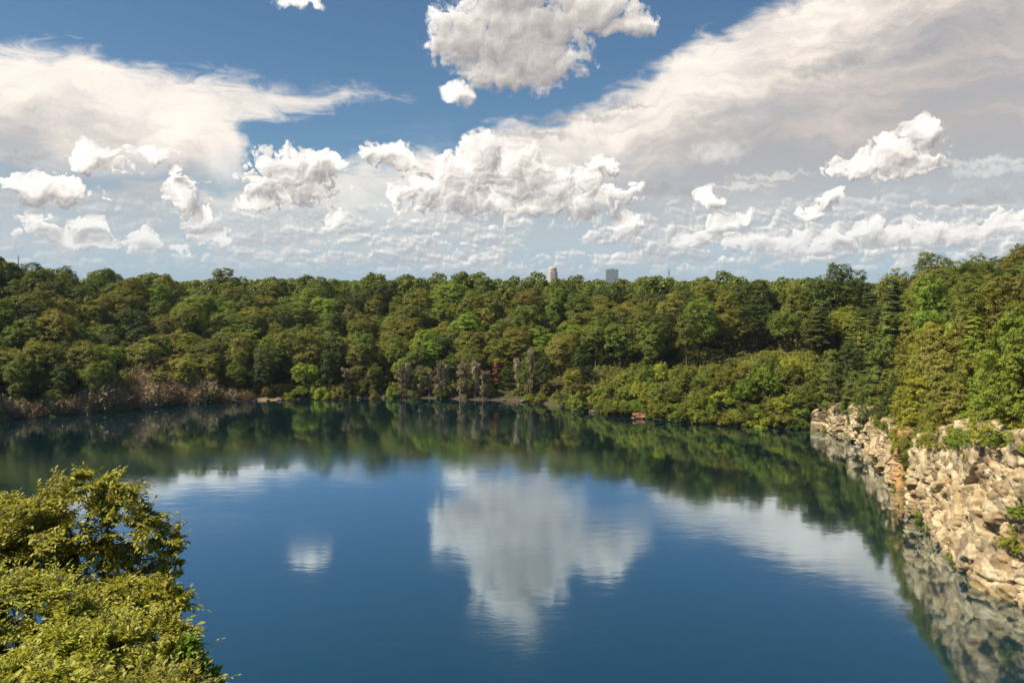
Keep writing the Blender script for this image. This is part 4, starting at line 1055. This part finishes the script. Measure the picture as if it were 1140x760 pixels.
bt = t.m('ADD', t.m('ADD', b0, cov), t.m('MULTIPLY', wb, .1))
band_a = t.m('MULTIPLY', t.sstep(bt, .5, .66), t.m('MULTIPLY', wb, .88))
bsh = t.m('ADD', .38, t.m('ADD', t.m('MULTIPLY', t.m('SUBTRACT', b0, b1), 2.3), t.sstep(bt, .52, .7, .15, 0)), clamp=True)
bandcol = t.ramp(bsh, [(0, (.38, .41, .44)), (.35, (.47, .49, .5)), (.6, (.63, .62, .6)), (1, (.9, .86, .8))])

# small dark scud in front of the veil
def scud(Pv, lst, freq=1.1):
    acc = None
    wn = t.noise(Pv, .9, 4, .65, '2D', color=True); Pw = t.v('SUBTRACT', t.v('MULTIPLY_ADD', wn, (2.2, 1.6, 0), Pv), (1.1, .8, 0))
    for a_, e_, rx, ry in lst:
        q_ = t.v('MULTIPLY_ADD', Pw, (1 / rx, 1 / ry, 0), (-a_ / rx, -e_ / ry, 0)); d_ = t.v('DOT_PRODUCT', q_, q_)
        acc = d_ if acc is None else t.m('MINIMUM', acc, d_)
    return t.sstep(t.m('ADD', acc, t.m('MULTIPLY_ADD', t.noise(Pv, freq, 5, .65, '2D'), 2.2, -1.1)), 1.5, -.6)
sc_a = scud(P, [E(*q) for q in [(902, 80, 12, 9), (922, 76, 12, 8), (948, 68, 18, 7), (1032, 55, 16, 3), (730, 212, 22, 10), (765, 216, 14, 8), (640, 132, 60, 5), (590, 150, 40, 4), (700, 118, 30, 4), (1070, 228, 30, 5), (1110, 222, 24, 6), (30, 176, 18, 6)]])
hi_a = scud(P, [E(*q) for q in [(1100, 180, 60, 4), (1120, 188, 50, 5), (860, 196, 40, 3), (820, 206, 40, 3), (800, 170, 30, 12)]])

base = t.v('MULTIPLY', sky.outputs[0], (.46, .6, .66))
base = t.mix(t.sstep(el, 7, .5, 0, .75), base, (.27 * .9 / STR, .45 * .9 / STR, .6 * .9 / STR))
K = .9 / STR
def c(col): return t.v('SCALE', col, K)
col = t.mix(wis, base, c(t.mix(0.0, (.62, .64, .66), (.6, .6, .6))))
col = t.mix(veil_a, col, c(lowc))
col = t.mix(t.m('MULTIPLY', hi_a, .6), col, (7.2, 6.9, 6.5, 1))
col = t.mix(t.m('MULTIPLY', sc_a, .7), col, (3.1, 3.0, 3.05, 1))
col = t.mix(band_a, col, c(bandcol))
front = t.m('MULTIPLY', t.sstep(t.m('ABSOLUTE', az), 62, 46), t.sstep(el, 46, 34))
col = t.mix(t.m('MULTIPLY', t.m('MULTIPLY', cum_a, front), t.sstep(el, 1.2, 5, .62, .97)), col, c(t.mix(t.sstep(el, 1, 9, .35, 0), cumcol, (.6, .62, .64))))
bg = t.n('ShaderNodeBackground'); t.put(bg.inputs[0], col); bg.inputs[1].default_value = STR
bg2 = t.n('ShaderNodeBackground'); t.put(bg2.inputs[0], base); bg2.inputs[1].default_value = STR
# outside the part of the sky that holds clouds the clear sky is used alone
inside = t.m('MULTIPLY', t.m('LESS_THAN', t.m('ABSOLUTE', az), 62.0), t.m('MULTIPLY', t.m('LESS_THAN', el, 46.0), t.m('GREATER_THAN', el, -1.0)))
mxs = t.n('ShaderNodeMixShader'); t.put(mxs.inputs[0], inside); t.t.links.new(bg2.outputs[0], mxs.inputs[1]); t.t.links.new(bg.outputs[0], mxs.inputs[2])
o = t.n('ShaderNodeOutputWorld'); t.t.links.new(mxs.outputs[0], o.inputs[0])
wd.cycles.sampling_method = 'MANUAL'; wd.cycles.sample_map_resolution = 512

# ------------------------------------------------------------------ air
HAZE = 0.00005
if HAZE:
    m, t = material('hazy_air'); pv = t.n('ShaderNodeVolumePrincipled'); pv.inputs['Color'].default_value = (.72, .84, 1, 1); pv.inputs['Density'].default_value = HAZE; pv.inputs['Anisotropy'].default_value = 0
    o = t.n('ShaderNodeOutputMaterial'); t.t.links.new(pv.outputs[0], o.inputs['Volume'])
    hz = link('haze', prism(rect(56000, 56000), -16.0, 175.0, m, 'haze')); tag(hz, 'thin summer haze in the air over the lake and woods', kind='stuff')

# ------------------------------------------------------------------ render settings
S.view_settings.view_transform = 'Standard'; S.view_settings.look = 'None'; S.view_settings.exposure = .42; S.view_settings.gamma = 1
cy = S.cycles
cy.max_bounces = 5; cy.diffuse_bounces = 2; cy.glossy_bounces = 3; cy.transmission_bounces = 3; cy.volume_bounces = 0; cy.transparent_max_bounces = 6
cy.adaptive_threshold = .02; cy.use_denoising = True; cy.caustics_reflective = False; cy.caustics_refractive = False
cy.sample_clamp_indirect = 4
